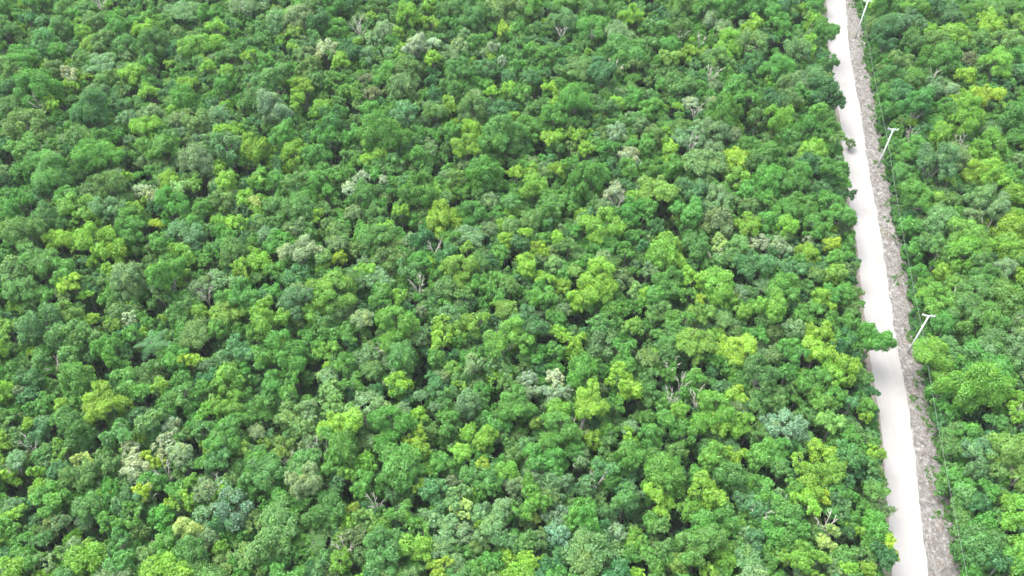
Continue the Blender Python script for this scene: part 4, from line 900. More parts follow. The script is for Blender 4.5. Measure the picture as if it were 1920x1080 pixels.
    '-52.2,64.0,6.1,1.73,Y;-101.4,161.8,6.2,2.61,O;-57.8,60.1,5.7,1.69,V;-102.8,187.5,6.5,2.62,M;-85.0,176.3,6.7,2.52,L;-96.3,165.9,6.8,2.43,O;'
    '-63.6,137.8,5.6,2.21,S;-50.6,177.7,5.8,2.54,LO;-31.8,174.4,6.0,2.51,S;-61.5,154.5,7.1,2.34,G;40.3,169.1,5.9,2.47,L;50.7,159.3,7.5,2.37,D;'
    '-95.7,127.4,6.3,2.12,G;-65.8,124.0,7.4,2.08,L;-75.1,97.7,7.6,1.86,YL;-27.2,112.2,6.0,2.00,G;-23.2,111.5,7.0,1.98,L;-42.5,96.0,6.5,1.86,T;'
    '22.9,120.4,6.1,2.06,L;-54.8,76.3,7.0,1.69,L;-33.6,87.3,5.9,1.79,G;-30.1,67.5,5.8,1.63,S;7.4,86.9,7.3,1.77,L;-4.8,76.5,5.9,1.70,G;'
    '3.9,83.5,6.2,1.76,G;38.9,92.3,6.8,1.82,LG;40.7,87.7,5.9,1.79,G;53.2,80.8,6.6,1.73,L;-25.1,60.6,6.5,1.56,T;-4.7,47.2,6.9,1.45,G;'
    '22.3,48.1,6.9,1.45,LO;76.2,113.4,5.3,2.01,G;64.4,62.1,1.9,1.62,M;-121.4,185.0,6.8,2.59,G;-114.4,187.7,7.2,2.61,G;-107.6,187.0,5.7,2.62,M;'
    '-84.2,180.4,6.1,2.56,GL;-78.3,154.0,5.9,2.34,L;-69.2,143.9,6.6,2.25,S;-90.7,138.3,5.6,2.22,S;-68.6,136.7,7.3,2.19,M;-101.9,135.0,5.6,2.19,D;'
    '-57.8,174.5,6.3,2.51,MD;-38.7,187.3,7.4,2.61,D;-32.8,187.9,6.3,2.62,M;-38.1,163.3,6.7,2.41,L;-32.4,167.7,6.1,2.46,S;-38.7,158.0,6.5,2.37,G;'
    '-42.4,156.9,6.9,2.36,M;-30.1,153.2,6.5,2.33,R;-59.4,140.0,6.6,2.22,L;-8.1,172.8,6.2,2.50,G;16.2,181.0,6.5,2.56,G;-17.4,164.2,7.3,2.42,L;'
    '1.4,161.7,7.0,2.40,G;2.3,152.2,6.8,2.32,G;13.2,139.3,6.0,2.22,L;0.4,135.5,6.4,2.19,M;32.5,176.7,7.2,2.52,M;31.3,170.6,6.4,2.48,M;'
    '35.8,169.4,7.2,2.46,G;55.5,176.9,7.5,2.52,L;63.6,145.1,7.6,2.25,G;44.4,139.5,6.2,2.22,SP;51.1,144.0,7.3,2.25,M;43.7,132.2,6.8,2.15,YL;'
    '27.2,135.0,6.8,2.18,G;40.5,154.6,6.2,2.35,G;61.9,151.9,6.7,2.32,G;-70.3,130.7,6.1,2.15,SM;-63.0,122.0,7.4,2.06,LP;-61.5,123.1,6.7,2.08,LO;'
    '-78.0,109.6,6.3,1.97,G;-60.2,106.8,5.7,1.95,L;-58.1,105.0,6.1,1.94,GL;-57.8,100.8,6.0,1.90,L;-55.0,124.6,6.9,2.09,L;-25.3,116.2,6.6,2.02,M;'
    '-20.9,109.0,5.8,1.97,O;-51.3,110.4,5.8,1.98,G;-46.3,113.3,6.8,2.00,M;-41.6,101.8,6.0,1.91,G;-25.0,100.7,6.9,1.89,L;-48.6,94.7,7.2,1.84,G;'
    '-27.0,98.6,7.3,1.87,M;-0.4,118.3,7.4,2.03,M;9.1,128.0,6.5,2.12,L;11.7,128.8,7.4,2.12,G;6.9,120.8,6.5,2.06,G;13.3,114.1,6.1,2.01,S;'
    '11.1,110.4,7.4,1.97,G;-11.7,104.8,7.1,1.92,TG;-6.1,98.6,6.5,1.88,GV;5.2,98.8,7.1,1.87,L;9.1,98.0,6.1,1.88,L;16.7,101.9,7.6,1.89,M;'
    '-8.0,95.8,6.7,1.85,M;1.7,101.8,5.7,1.91,G;10.2,106.7,7.4,1.94,M;31.6,134.3,6.6,2.17,L;32.7,113.2,5.8,2.01,G;44.7,121.5,6.7,2.07,G;'
    '44.6,117.9,6.6,2.04,O;49.9,111.9,7.4,1.98,L;56.6,100.6,7.0,1.89,LO;52.4,95.0,7.2,1.84,L;57.2,104.1,7.1,1.92,G;-77.7,92.6,6.1,1.83,O;'
    '-62.3,87.0,6.3,1.78,G;-51.1,81.8,6.8,1.73,LY;-74.9,75.3,6.5,1.68,T;-67.9,70.8,7.5,1.64,M;-34.5,75.0,6.9,1.68,G;-28.9,79.0,6.8,1.71,S;'
    '-48.3,88.4,7.0,1.79,G;7.0,83.7,7.1,1.75,G;-2.8,82.5,6.7,1.74,M;-12.2,81.7,7.0,1.73,G;14.6,69.4,6.5,1.63,G;17.8,67.5,6.2,1.62,L;'
    '56.6,95.8,6.6,1.85,G;32.1,82.4,6.1,1.75,G;35.3,81.7,5.8,1.74,G;51.1,78.7,7.1,1.71,L;28.8,77.9,7.5,1.70,G;28.0,76.6,5.8,1.70,G;'
    '49.8,74.9,7.0,1.68,G;54.2,85.5,7.5,1.76,G;33.0,76.6,6.2,1.70,T;-65.3,61.9,7.2,1.56,T;-59.8,55.0,5.7,1.52,S;-56.8,50.1,7.4,1.47,LO;'
    '-60.4,49.7,5.9,1.48,M;-47.2,58.4,7.5,1.53,G;-37.6,64.3,6.4,1.59,G;-20.1,54.7,6.7,1.51,OL;-41.1,57.7,6.6,1.54,L;-12.3,52.8,7.2,1.49,G;'
    '-26.0,47.4,6.9,1.45,T;5.4,60.4,7.3,1.55,TS;9.3,65.6,6.7,1.60,G;10.3,64.5,6.0,1.60,S;-4.7,56.3,6.4,1.53,S;-9.4,47.2,7.3,1.44,LY;'
    '-0.5,49.6,5.7,1.48,L;2.3,48.7,6.8,1.46,L;16.4,49.6,5.7,1.48,G;-1.2,56.3,7.3,1.52,S;5.9,48.5,5.8,1.47,S;5.1,57.7,7.1,1.53,O;'
    '23.5,63.5,6.0,1.59,G;20.4,58.4,7.5,1.53,LY;21.8,57.8,6.0,1.54,L;39.8,59.4,7.0,1.55,G;20.3,53.7,6.1,1.51,M;42.7,51.2,6.9,1.48,YP;'
    '44.4,47.4,6.9,1.45,L;46.3,56.7,6.4,1.53,T;46.4,58.9,6.3,1.55,G;47.6,55.2,5.7,1.52,G;118.6,179.4,6.7,2.55,LO;117.3,172.8,5.8,2.50,L;'
    '98.4,158.3,6.7,2.37,LY;83.7,139.4,6.1,2.22,DM;112.4,161.4,5.9,2.41,T;84.1,120.7,5.7,2.07,M;85.0,114.6,7.3,2.00,S;89.8,104.7,6.4,1.93,LG;'
    '83.4,105.8,7.6,1.93,LO;72.7,100.2,4.4,1.91,LG;84.1,89.4,7.3,1.79,O;76.1,71.5,7.1,1.65,L;64.7,58.8,3.2,1.58,M;63.8,54.5,2.9,1.54,SG;'
    '67.9,73.9,4.4,1.69,G;68.3,55.2,6.0,1.52,M;50.2,52.6,7.5,1.49,G;51.9,60.5,6.5,1.56,T;-73.7,185.7,5.6,2.61,G;-110.1,174.7,6.2,2.51,M;'
    '-102.7,168.3,7.2,2.45,G;-97.2,148.9,7.0,2.29,L;-88.4,157.7,5.9,2.37,M;-75.2,146.3,6.2,2.28,S;-79.4,143.0,7.2,2.24,S;-89.5,139.9,7.0,2.22,G;'
    '-68.0,176.9,7.5,2.52,L;-47.1,186.4,7.2,2.60,M;-45.0,179.4,7.5,2.54,D;-32.5,138.6,6.2,2.21,G;-15.1,184.8,7.3,2.59,M;28.6,182.1,7.0,2.57,L;'
    '-12.0,170.4,7.0,2.47,OP;1.5,178.6,5.6,2.55,G;0.5,167.3,7.1,2.44,M;-13.6,166.7,6.3,2.45,S;3.9,148.0,5.7,2.30,M;25.5,151.4,5.9,2.32,G;'
    '15.0,134.5,6.1,2.18,L;49.5,176.7,6.8,2.52,S;73.1,188.6,5.9,2.63,G;34.6,164.8,6.9,2.42,LS;67.5,170.8,6.4,2.48,L;49.9,150.7,6.8,2.31,G;'
    '43.4,150.4,5.8,2.31,SP;40.0,133.1,6.9,2.16,S;-57.6,116.8,7.3,2.02,G;-63.0,107.2,7.2,1.94,G;-73.4,98.6,6.2,1.88,M;-49.2,125.9,5.7,2.11,LO;'
    '-45.4,125.3,7.0,2.10,G;-35.2,117.2,6.1,2.04,M;-29.3,115.4,7.1,2.01,S;-44.3,109.7,6.6,1.97,S;-30.9,105.4,5.7,1.94,Y;-33.4,104.1,7.1,1.92,SL;'
    '-16.5,109.3,6.6,1.97,D;-31.4,108.0,6.8,1.95,S;-10.8,125.2,7.1,2.09,OL;-15.5,121.6,5.8,2.08,L;22.5,128.2,6.3,2.13,G;17.1,117.8,5.9,2.04,S;'
    '-0.2,112.4,7.0,1.99,O;-4.5,112.4,5.8,2.00,S;-11.4,108.6,6.9,1.96,G;7.7,102.9,6.4,1.91,SL;20.2,105.8,7.2,1.93,G;26.6,127.4,7.5,2.11,G;'
    '63.2,126.7,5.8,2.12,G;45.5,103.0,6.8,1.91,S;53.4,101.8,5.7,1.91,O;46.1,100.0,6.2,1.89,G;43.7,98.9,5.8,1.89,SO;39.0,96.7,6.4,1.86,U;'
    '54.7,95.4,7.5,1.84,G;-70.4,90.4,6.4,1.81,LY;-52.0,78.3,6.5,1.71,G;-76.2,70.4,6.5,1.64,M;-57.1,71.6,6.8,1.65,T;-46.5,82.4,6.8,1.74,TS;'
    '-34.5,79.7,6.2,1.72,G;-20.7,67.4,6.3,1.62,SO;-11.4,85.2,7.1,1.76,L;10.7,94.6,6.0,1.85,L;-5.8,80.3,7.4,1.72,S;-2.3,80.7,6.0,1.73,SG;'
    '-10.0,74.5,6.8,1.67,GS;-6.6,69.3,5.7,1.64,L;34.9,89.8,7.5,1.79,O;36.9,88.2,6.0,1.80,O;38.0,82.4,7.2,1.74,O;43.3,79.1,7.0,1.71,G;'
    '45.4,77.8,6.9,1.70,M;50.3,68.0,7.0,1.62,G;21.7,76.6,6.2,1.70,M;-52.2,58.8,6.9,1.54,Y;-65.9,65.2,6.6,1.60,GL;-68.9,64.8,6.4,1.60,M;'
    '-71.9,63.7,7.5,1.58,S;-53.1,50.9,7.2,1.47,GT;-64.5,51.6,6.4,1.49,DO;-41.7,51.9,7.1,1.48,S;-44.0,63.0,7.4,1.57,G;-23.4,62.0,6.1,1.58,GL;'
    '-13.8,65.4,7.5,1.59,L;-35.7,54.1,6.6,1.51,O;-23.0,48.6,7.0,1.46,L;-0.3,59.7,6.4,1.56,OP;-7.1,55.4,7.3,1.51,YP;14.5,53.0,5.9,1.50,SP;'
    '-7.7,48.2,6.6,1.46,SO;-3.1,48.6,6.5,1.46,G;29.8,56.4,6.9,1.52,GO;24.8,49.4,6.2,1.47,L;37.3,51.7,7.1,1.48,G;42.8,47.8,7.0,1.45,SO;'
    '39.5,52.7,7.3,1.49,G;28.4,47.7,5.7,1.46,G;96.1,175.2,7.5,2.51,L;89.3,148.0,6.4,2.29,G;80.1,119.6,6.3,2.05,LO;79.2,107.6,7.1,1.95,M;'
    '76.6,98.4,6.4,1.88,LO;70.5,86.6,5.1,1.79,D;66.8,72.2,3.0,1.69,D;-105.7,171.5,7.4,2.48,G;-20.6,123.5,7.5,2.08,T;-71.7,70.7,5.7,1.65,S;'
    '-57.4,75.5,7.4,1.68,G;-14.0,72.1,6.3,1.66,L;43.8,68.5,5.8,1.63,U;-47.7,63.4,6.6,1.58,SO;-52.1,55.0,7.5,1.50,G;52.2,63.0,7.1,1.58,M;'
    '-73.6,155.3,5.7,2.16,TD;-31.7,158.6,6.4,2.18,R;6.3,129.1,5.6,1.96,S;-14.2,67.0,7.4,1.47,LY;41.5,63.0,6.9,1.45,L;44.1,57.8,6.5,1.41,Y;'
    '79.3,138.0,4.0,2.01,G;69.0,149.9,6.2,2.01,D;55.1,74.1,5.6,1.45,GL;77.6,135.0,2.7,1.90,D;65.5,136.4,7.6,1.86,O;53.5,65.4,6.5,1.35,L;'
    '-99.4,176.0,6.5,2.10,L;-78.2,177.4,6.0,2.11,O;-66.7,160.9,7.6,1.99,L;-80.3,162.8,7.4,2.00,G;-83.0,149.1,6.8,1.91,T;-67.4,172.7,6.3,2.08,L;'
    '-51.2,187.2,7.1,2.17,G;-54.8,166.7,5.9,2.04,G;-62.5,159.8,7.6,1.98,L;-55.4,153.2,7.3,1.94,S;-56.5,140.6,6.5,1.86,L;-18.6,131.8,7.6,1.79,G;'
    '-28.6,139.5,6.6,1.85,R;-14.6,181.6,6.2,2.14,G;4.8,168.8,6.9,2.05,G;-1.2,157.6,7.6,1.97,T;10.6,161.1,6.6,2.00,M;27.1,163.4,7.0,2.01,O;'
    '-7.8,152.9,5.9,1.95,S;-16.4,152.8,6.8,1.94,D;-0.5,153.6,6.9,1.94,L;8.5,154.8,6.4,1.96,L;-13.3,148.0,6.9,1.90,L;0.1,145.1,6.0,1.89,L;'
    '22.6,150.1,5.7,1.93,L;7.9,136.9,6.8,1.83,L;-16.0,134.4,6.2,1.82,S;71.3,181.8,6.8,2.14,L;58.6,173.4,6.2,2.09,T;-73.5,132.1,5.7,1.80,S;'
    '-89.6,118.9,7.2,1.70,D;-79.0,108.2,6.6,1.63,L;-54.4,104.3,6.4,1.60,G;-48.1,134.0,5.7,1.82,L;-32.7,132.7,6.4,1.80,M;-20.7,116.7,6.6,1.69,L;'
    '-50.5,120.3,6.6,1.71,L;-33.6,113.3,6.1,1.67,O;-37.5,111.1,6.3,1.65,M;-39.3,111.1,7.1,1.65,S;-52.4,108.3,6.1,1.64,M;-33.5,103.2,5.7,1.60,L;'
    '-47.0,101.6,7.5,1.58,L;-18.8,95.0,6.8,1.54,L;-12.6,120.5,6.4,1.72,O;3.6,127.6,6.6,1.76,L;1.0,126.1,7.1,1.75,L;13.9,115.9,6.2,1.69,T;'
    '-1.0,109.9,6.0,1.65,L;6.0,106.5,6.1,1.62,YL;10.7,101.4,6.9,1.58,OL;15.9,98.0,6.9,1.56,L;21.3,96.9,5.7,1.56,LP;16.0,103.6,7.6,1.59,S;'
    '-3.6,103.7,6.3,1.60,D;51.3,132.6,5.7,1.81,G;26.5,112.3,6.2,1.66,D;29.3,103.0,7.4,1.59,L;49.4,110.6,5.7,1.65,O;-54.4,88.6,6.3,1.50,G;'
    '-59.4,73.6,6.5,1.39,L;-66.4,70.8,6.7,1.37,LO;-48.3,80.9,6.6,1.44,S;-72.8,73.2,6.4,1.39,G;-52.7,72.6,6.0,1.39,S;-41.8,87.0,6.3,1.49,GL;'
    '-42.6,80.1,6.4,1.44,V;-38.3,68.7,6.8,1.36,SR;-11.9,89.0,7.0,1.49,L;-9.6,80.7,6.3,1.44,LO;8.5,68.5,7.1,1.35,L;3.7,70.5,6.4,1.37,LO;'
    '17.6,69.1,7.4,1.35,S;8.7,72.3,6.8,1.38,GT;13.7,94.1,5.8,1.54,G;34.8,76.8,5.8,1.42,Y;25.4,72.4,7.1,1.38,L;-57.0,58.6,6.1,1.29,V;'
    '-69.0,62.7,5.8,1.32,L;-73.0,61.9,6.3,1.31,L;-68.7,57.1,5.6,1.28,T;-48.1,57.3,6.5,1.28,LY;-62.2,48.5,6.9,1.21,S;-59.5,50.9,7.1,1.23,OP;'
    '-55.3,49.3,6.4,1.22,O;-62.0,53.9,7.6,1.25,DR;-39.3,65.7,6.5,1.34,LO;-23.1,54.5,5.8,1.26,L;-36.7,53.0,5.7,1.25,G;-33.4,47.6,6.6,1.21,O;'
    '3.5,60.3,6.7,1.30,S;14.1,61.5,5.8,1.31,G;-6.3,58.7,6.1,1.29,L;12.0,53.8,6.0,1.26,U;3.9,51.9,6.8,1.24,O;24.5,65.9,6.1,1.34,OL;'
    '20.9,56.3,6.3,1.27,LY;38.4,58.0,6.1,1.29,S;31.9,52.7,6.9,1.24,S;41.9,49.4,6.1,1.23,S;-110.3,180.1,7.1,2.13,T;25.8,186.5,6.3,2.18,M;'
    '-1.9,176.8,6.8,2.11,LY;-69.8,105.5,6.8,1.61,L;-76.9,95.8,5.9,1.55,LP;-33.4,126.8,6.5,1.76,G;8.2,109.9,6.3,1.64,L;-14.6,103.8,5.8,1.61,L;'
    '30.1,95.3,6.9,1.54,G;23.7,107.0,7.1,1.62,D;23.7,101.2,6.7,1.58,S;-66.4,89.7,5.7,1.51,LO;-69.3,73.5,6.2,1.39,L;-34.9,91.1,6.3,1.51,O;'
    '9.7,83.9,6.4,1.46,LY;41.7,82.8,7.1,1.45,O;-56.1,67.4,5.7,1.35,L;-61.8,63.4,7.6,1.31,YP;-46.1,60.2,7.3,1.29,GL;-45.2,57.5,7.4,1.27,L;'
    '-23.8,52.3,6.3,1.24,LO;-13.5,47.9,5.9,1.22,V;-20.6,50.1,5.6,1.23,O;7.0,64.4,6.6,1.33,G;17.3,58.8,5.9,1.29,S;-10.1,56.5,6.9,1.27,T;'
    '0.9,55.8,6.9,1.26,G;48.4,60.9,6.4,1.30,TD;70.8,164.2,6.1,1.97,DG;122.6,187.4,5.7,2.10,G;97.1,152.2,6.5,1.86,L;84.5,125.9,6.5,1.68,LO;'
    '100.3,131.3,6.8,1.72,SO;91.8,132.8,6.5,1.73,L;76.1,102.5,5.6,1.53,L;71.8,80.4,6.7,1.38,G;72.7,103.4,3.6,1.56,G;67.7,70.4,4.8,1.33,O;'
    '112.5,182.9,6.4,2.06,L;106.3,146.5,7.5,1.81,RS;96.5,120.1,6.3,1.65,L;88.1,99.2,6.9,1.50,L;72.1,98.3,4.2,1.52,L;71.2,96.4,3.5,1.51,G;'
    '79.2,76.6,6.3,1.36,M;78.1,74.9,6.8,1.34,L;75.5,65.6,5.6,1.29,L;47.7,47.6,6.4,1.16,L;51.1,50.9,7.4,1.15,Y;-113.8,180.7,7.5,1.91,D;'
    '-58.7,164.8,7.6,1.81,L;-45.2,148.6,7.2,1.72,L;-70.4,57.2,6.3,1.15,S;-46.9,53.0,6.2,1.13,V;-4.0,62.7,7.5,1.18,Y;-95.4,156.1,6.7,1.77,L;'
    '-69.8,100.4,7.6,1.41,L;37.2,107.1,7.3,1.46,LP;-39.9,50.8,6.4,1.11,L;3.0,55.3,6.1,1.14,YR;13.1,56.2,5.7,1.15,T;44.0,52.7,7.3,1.12,YP;'
    '53.9,66.8,6.2,1.20,G;-70.0,116.7,7.3,1.35,L;-65.5,113.7,6.0,1.34,Y;-47.9,118.2,7.4,1.35,YP;39.8,104.7,5.6,1.29,S;-52.6,92.6,6.5,1.22,L;'
    '-11.1,54.3,5.7,1.01,G;-83.5,161.5,7.5,1.59,S;-26.7,176.3,6.7,1.68,L;-21.3,182.1,6.2,1.72,L;-18.7,140.4,6.3,1.48,G;-19.8,187.8,7.2,1.74,L;'
    '-5.1,183.2,7.1,1.72,M;-4.0,152.4,7.1,1.55,L;26.0,143.2,6.0,1.50,S;27.2,143.8,6.3,1.50,S;-99.3,128.0,6.5,1.41,S;-59.9,95.8,5.9,1.24,M;'
    '-47.7,116.6,6.7,1.35,L;-46.7,100.0,7.0,1.26,L;2.3,110.0,7.5,1.31,L;-8.1,106.2,7.5,1.29,LO;22.5,109.9,6.4,1.31,G;12.0,105.6,6.6,1.29,O;'
    '22.5,96.6,6.5,1.24,L;-76.5,76.1,7.3,1.12,OP;-67.7,80.6,5.8,1.16,Y;-72.4,70.0,7.1,1.09,L;-15.4,92.7,6.4,1.22,R;-24.8,79.1,6.2,1.15,M;'
    '-14.1,74.8,7.2,1.12,S;8.6,92.8,6.6,1.22,S;-8.0,77.2,6.1,1.14,L;1.0,77.2,5.7,1.14,M;-11.7,73.2,6.7,1.11,S;22.4,95.3,6.0,1.24,L;'
    '51.8,73.5,7.5,1.11,T;-56.8,65.2,6.4,1.07,L;-22.5,56.5,6.3,1.02,YO;-29.7,53.5,6.2,1.00,LO;-5.1,62.6,5.8,1.06,LY;0.7,59.6,7.4,1.03,S;'
    '18.4,63.9,6.1,1.06,L;3.5,48.7,5.8,0.98,L;-11.0,48.2,7.0,0.97,L;18.1,51.0,6.3,0.99,G;48.5,58.9,5.8,1.04,G;-19.1,180.3,6.6,1.70,L;'
    '8.9,149.2,7.1,1.53,L;51.6,49.4,7.0,0.88,Y;71.5,142.7,1.6,1.37,RG;-64.4,54.7,6.4,0.88,YP;4.8,107.7,5.8,1.14,YL;-63.2,101.5,6.8,0.95,L;'
    '25.2,123.0,5.7,1.04,S;31.6,94.2,7.4,0.92,Y;-37.0,67.5,5.8,0.81,L;-67.1,46.9,7.2,1.44,S;-27.4,47.2,6.6,1.21,LY;-6.6,46.8,7.4,0.96,O;'
    '26.1,47.3,6.2,1.21,L')

def in_view(x, y, h=6.0, m=0.0):
    d = y * 0.6598 + (CAM_H - h) * 0.7515
    if d < 1: return False
    u = 1612 * x / d; v = 1612 * ((CAM_H - h) * 0.6598 - y * 0.7515) / d
    return abs(u) < 960 + m and abs(v) < 540 + m

def clear_of_road(x, y, R):
    return x + R < road_l(y) - 1.3 or x - R * 0.55 > verge_r(y) + 0.2

# ------------------------------------------------------------------ the nearest and largest trees, each a thing with trunk and crown
tr_rng = random.Random(21)
def plant(name, x, y, h, R, code, label, group):
    i = pick_variant(code, R, tr_rng, 'puffy' if 'overhanging' in label else None)
    kd, R0, cm, tm = VAR[i]
    s = R / R0
    root = empty(name, (x, y, 0))
    tag(root, label, 'tree', group)
    rot = tr_rng.uniform(0, 6.283)
    t = mesh_obj('trunk', tm, root, (0, 0, h), (s, s, h / TRUNK_H), rot)
    c = mesh_obj('crown', cm, root, (0, 0, h), (s * tr_rng.uniform(0.82, 1.2), s * tr_rng.uniform(0.82, 1.2), s * tr_rng.uniform(0.85, 1.25)), rot)
    c['tint'] = list(tint_of(code, tr_rng))
    return root

for x, y, h, R, code, label in TREES:
    if code not in 'BF':
        pale = code[0] == 'P'
        plant('pale_flowering_tree' if pale else 'broadleaf_tree', x, y, h, R, code, label, 'pale flowering trees in the canopy' if pale else 'green trees of the forest canopy')

# bare trees: trunk and each main branch a part
def bare_variant(sd):
    r = random.Random(sd); parts = []
    mb = MB(); hk = 3.6
    mb.tube([(0, 0, 0), (0.15, 0.05, 2.0), (0.1, -0.05, hk)], [0.17, 0.14, 0.12], 6)
    tm = mb.mesh('trunk', M_BARE)
    n = r.randint(4, 6)
    for k in range(n):
        a = 6.283 * k / n + r.uniform(-0.4, 0.4); sp = r.uniform(0.7, 1.6); up = r.uniform(2.2, 4.0)
        b = MB()
        p0 = np.array([0.1, -0.05, hk - r.uniform(0, 0.5)])
        p1 = p0 + np.array([math.cos(a) * sp * 0.35, math.sin(a) * sp * 0.35, up * 0.4])
        p2 = p0 + np.array([math.cos(a) * sp * 0.75 + r.uniform(-.2, .2), math.sin(a) * sp * 0.75 + r.uniform(-.2, .2), up * 0.72])
        p3 = p0 + np.array([math.cos(a) * sp * 1.1, math.sin(a) * sp * 1.1, up])
        b.tube([p0, p1, p2, p3], [0.095, 0.075, 0.05, 0.02], 5)
        for q in range(r.randint(5, 8)):
            st = p1 + (p2 - p1) * r.random() if r.random() < 0.4 else p2 + (p3 - p2) * r.random()
            a2 = a + r.uniform(-1.3, 1.3); l = r.uniform(0.5, 1.2)
            e = st + np.array([math.cos(a2) * l * 0.75, math.sin(a2) * l * 0.75, l * r.uniform(0.3, 0.8)])
            mid = (st + e) / 2 + np.array([r.uniform(-.1, .1), r.uniform(-.1, .1), 0.05])
            b.tube([st, mid, e], [0.042, 0.032, 0.015], 4)
        parts.append(b.mesh('branch', M_BARE))
    return tm, parts
BARE = [bare_variant(900 + i) for i in range(7)]
br = random.Random(31)
for x, y, h, R, code, label in TREES:
    if code == 'B':
        tm, parts = br.choice(BARE)
        root = empty('bare_tree', (x, y, 0)); tag(root, label, 'tree', 'leafless trees in the canopy')
        rot = br.uniform(0, 6.283); s = 0.62 + R * 0.20; kz = (h + 2.9) / 7.2
        mesh_obj('trunk', tm, root, (0, 0, 0), (s, s, kz), rot)
        for p in parts:
            mesh_obj('branch', p, root, (0, 0, 0), (s, s, kz), rot)

# palms: trunk and each frond a part
def frond_mesh(sd):
    r = random.Random(sd); V = []; Fc = []
    L0 = 2.1
    def at(t): return np.array([L0 * t, 0, 0.75 * t - 1.15 * t * t])
    for k in range(16):
        t = 0.12 + 0.88 * k / 15; p = at(t); wl = 0.55 * math.sin(math.pi * min(1, 0.15 + 0.8 * t)) + 0.1
        for s in (-1, 1):
            b = len(V)
            d = np.array([0.35, s * 0.9, -0.28])
            V += [tuple(p), tuple(p + np.array([0.055, 0, 0])), tuple(p + d * wl + np.array([0.02, 0, 0])), tuple(p + d * wl)]
            Fc.append((b, b + 1, b + 2, b + 3) if s > 0 else (b + 3, b + 2, b + 1, b))
    return np_mesh('frond', V, Fc, M_LEAF, {'vary': [r.uniform(-.5, .6) for _ in Fc], 'warm': [r.uniform(0, .4) for _ in Fc]})
FRONDS = [frond_mesh(i) for i in range(3)]
pm = MB(); pm.tube([(0, 0, 0), (0.1, 0, 3), (0, 0, 6)], [0.16, 0.12, 0.11], 8)
PALM_TRUNK = pm.mesh('trunk', M_BARK)
for x, y, h, R, code, label in TREES:
    if code == 'F':
        root = empty('palm_tree', (x, y, 0)); tag(root, label, 'tree', 'palms in the canopy')
        H1 = h + 0.8
        mesh_obj('trunk', PALM_TRUNK, root, (0, 0, 0), (1, 1, H1 / 6))
        for k in range(12):
            fo = mesh_obj('frond', FRONDS[k % 3], root, (0, 0, H1 - 0.02 * k))
            fo.rotation_euler = (br.uniform(-.2, .2), br.uniform(-0.6, 0.5), k * 2.39996)
            sc_ = R / 1.9 * br.uniform(0.9, 1.15); fo.scale = (sc_, sc_, sc_)
            fo['tint'] = list(tint_of('DT', br)) if y > 60 else list(tint_of('MS', br))

# ------------------------------------------------------------------ the rest of the forest as one mass
pts = []
mr = random.Random(41)
def add_mass(x, y, h, R, code, k=1.0):
    i = pick_variant(code, R, mr); t = tint_of(code, mr)
    pts.append((x, y, h, i, mr.uniform(0, 6.283), R / VAR[i][1], (t[0] * k, t[1] * k, t[2] * k)))
for row in MASS.split(';'):
    a = row.split(',')
    add_mass(float(a[0]), float(a[1]), float(a[2]), float(a[3]), a[4])
MIX = 'GGGGGGGLLLLMMMMSSOOTTD'
# canopy beyond the edges of the picture
y = 22.0
while y < 262:
    x = -175.0
    while x < 190:
        px, py = x + mr.uniform(-1.3, 1.3), y + mr.uniform(-1.3, 1.3)
        R = mr.choice((1.5, 1.8, 2.0, 2.2, 2.5, 2.9))
        if not in_view(px, py, 6.0, 4) and clear_of_road(px, py, R) and in_view(px, py, 6.0, 330):
            h = mr.uniform(5.6, 7.6)
            if px > road_r(py): h = min(h, 1.6 + 0.75 * max(px - verge_r(py), 0.3))
            add_mass(px, py, h, R, mr.choice(MIX))
        x += 3.3
    y += 3.0
# lower storey between the crowns
y = 30.0
while y < 240:
    x = -150.0
    while x < 165:
        px, py = x + mr.uniform(-1.1, 1.1), y + mr.uniform(-1.1, 1.1)
        R = mr.choice((1.1, 1.3, 1.5, 1.8)); h = mr.uniform(3.9, 5.9)
        if px > road_r(py): h = min(h, 0.9 + 0.6 * max(px - verge_r(py), 0.2))
        if clear_of_road(px, py, R) and not any(abs(py - q[1] + 1.8) < 3.2 and 0 < px - q[0] + 2.5 < 5 for q in POLES) and all((px - g[0]) ** 2 + (py - g[1]) ** 2 > (g[2] * 0.9 + R * 0.75) ** 2 for g in GAPS):
            add_mass(px, py, h, R, mr.choice('GGGGGMMMMLDTSO'))
        x += 2.2
    y += 2.2
scatter('forest_trees', pts, src, 'dense mixed forest canopy behind and between the nearest trees', 'forest')

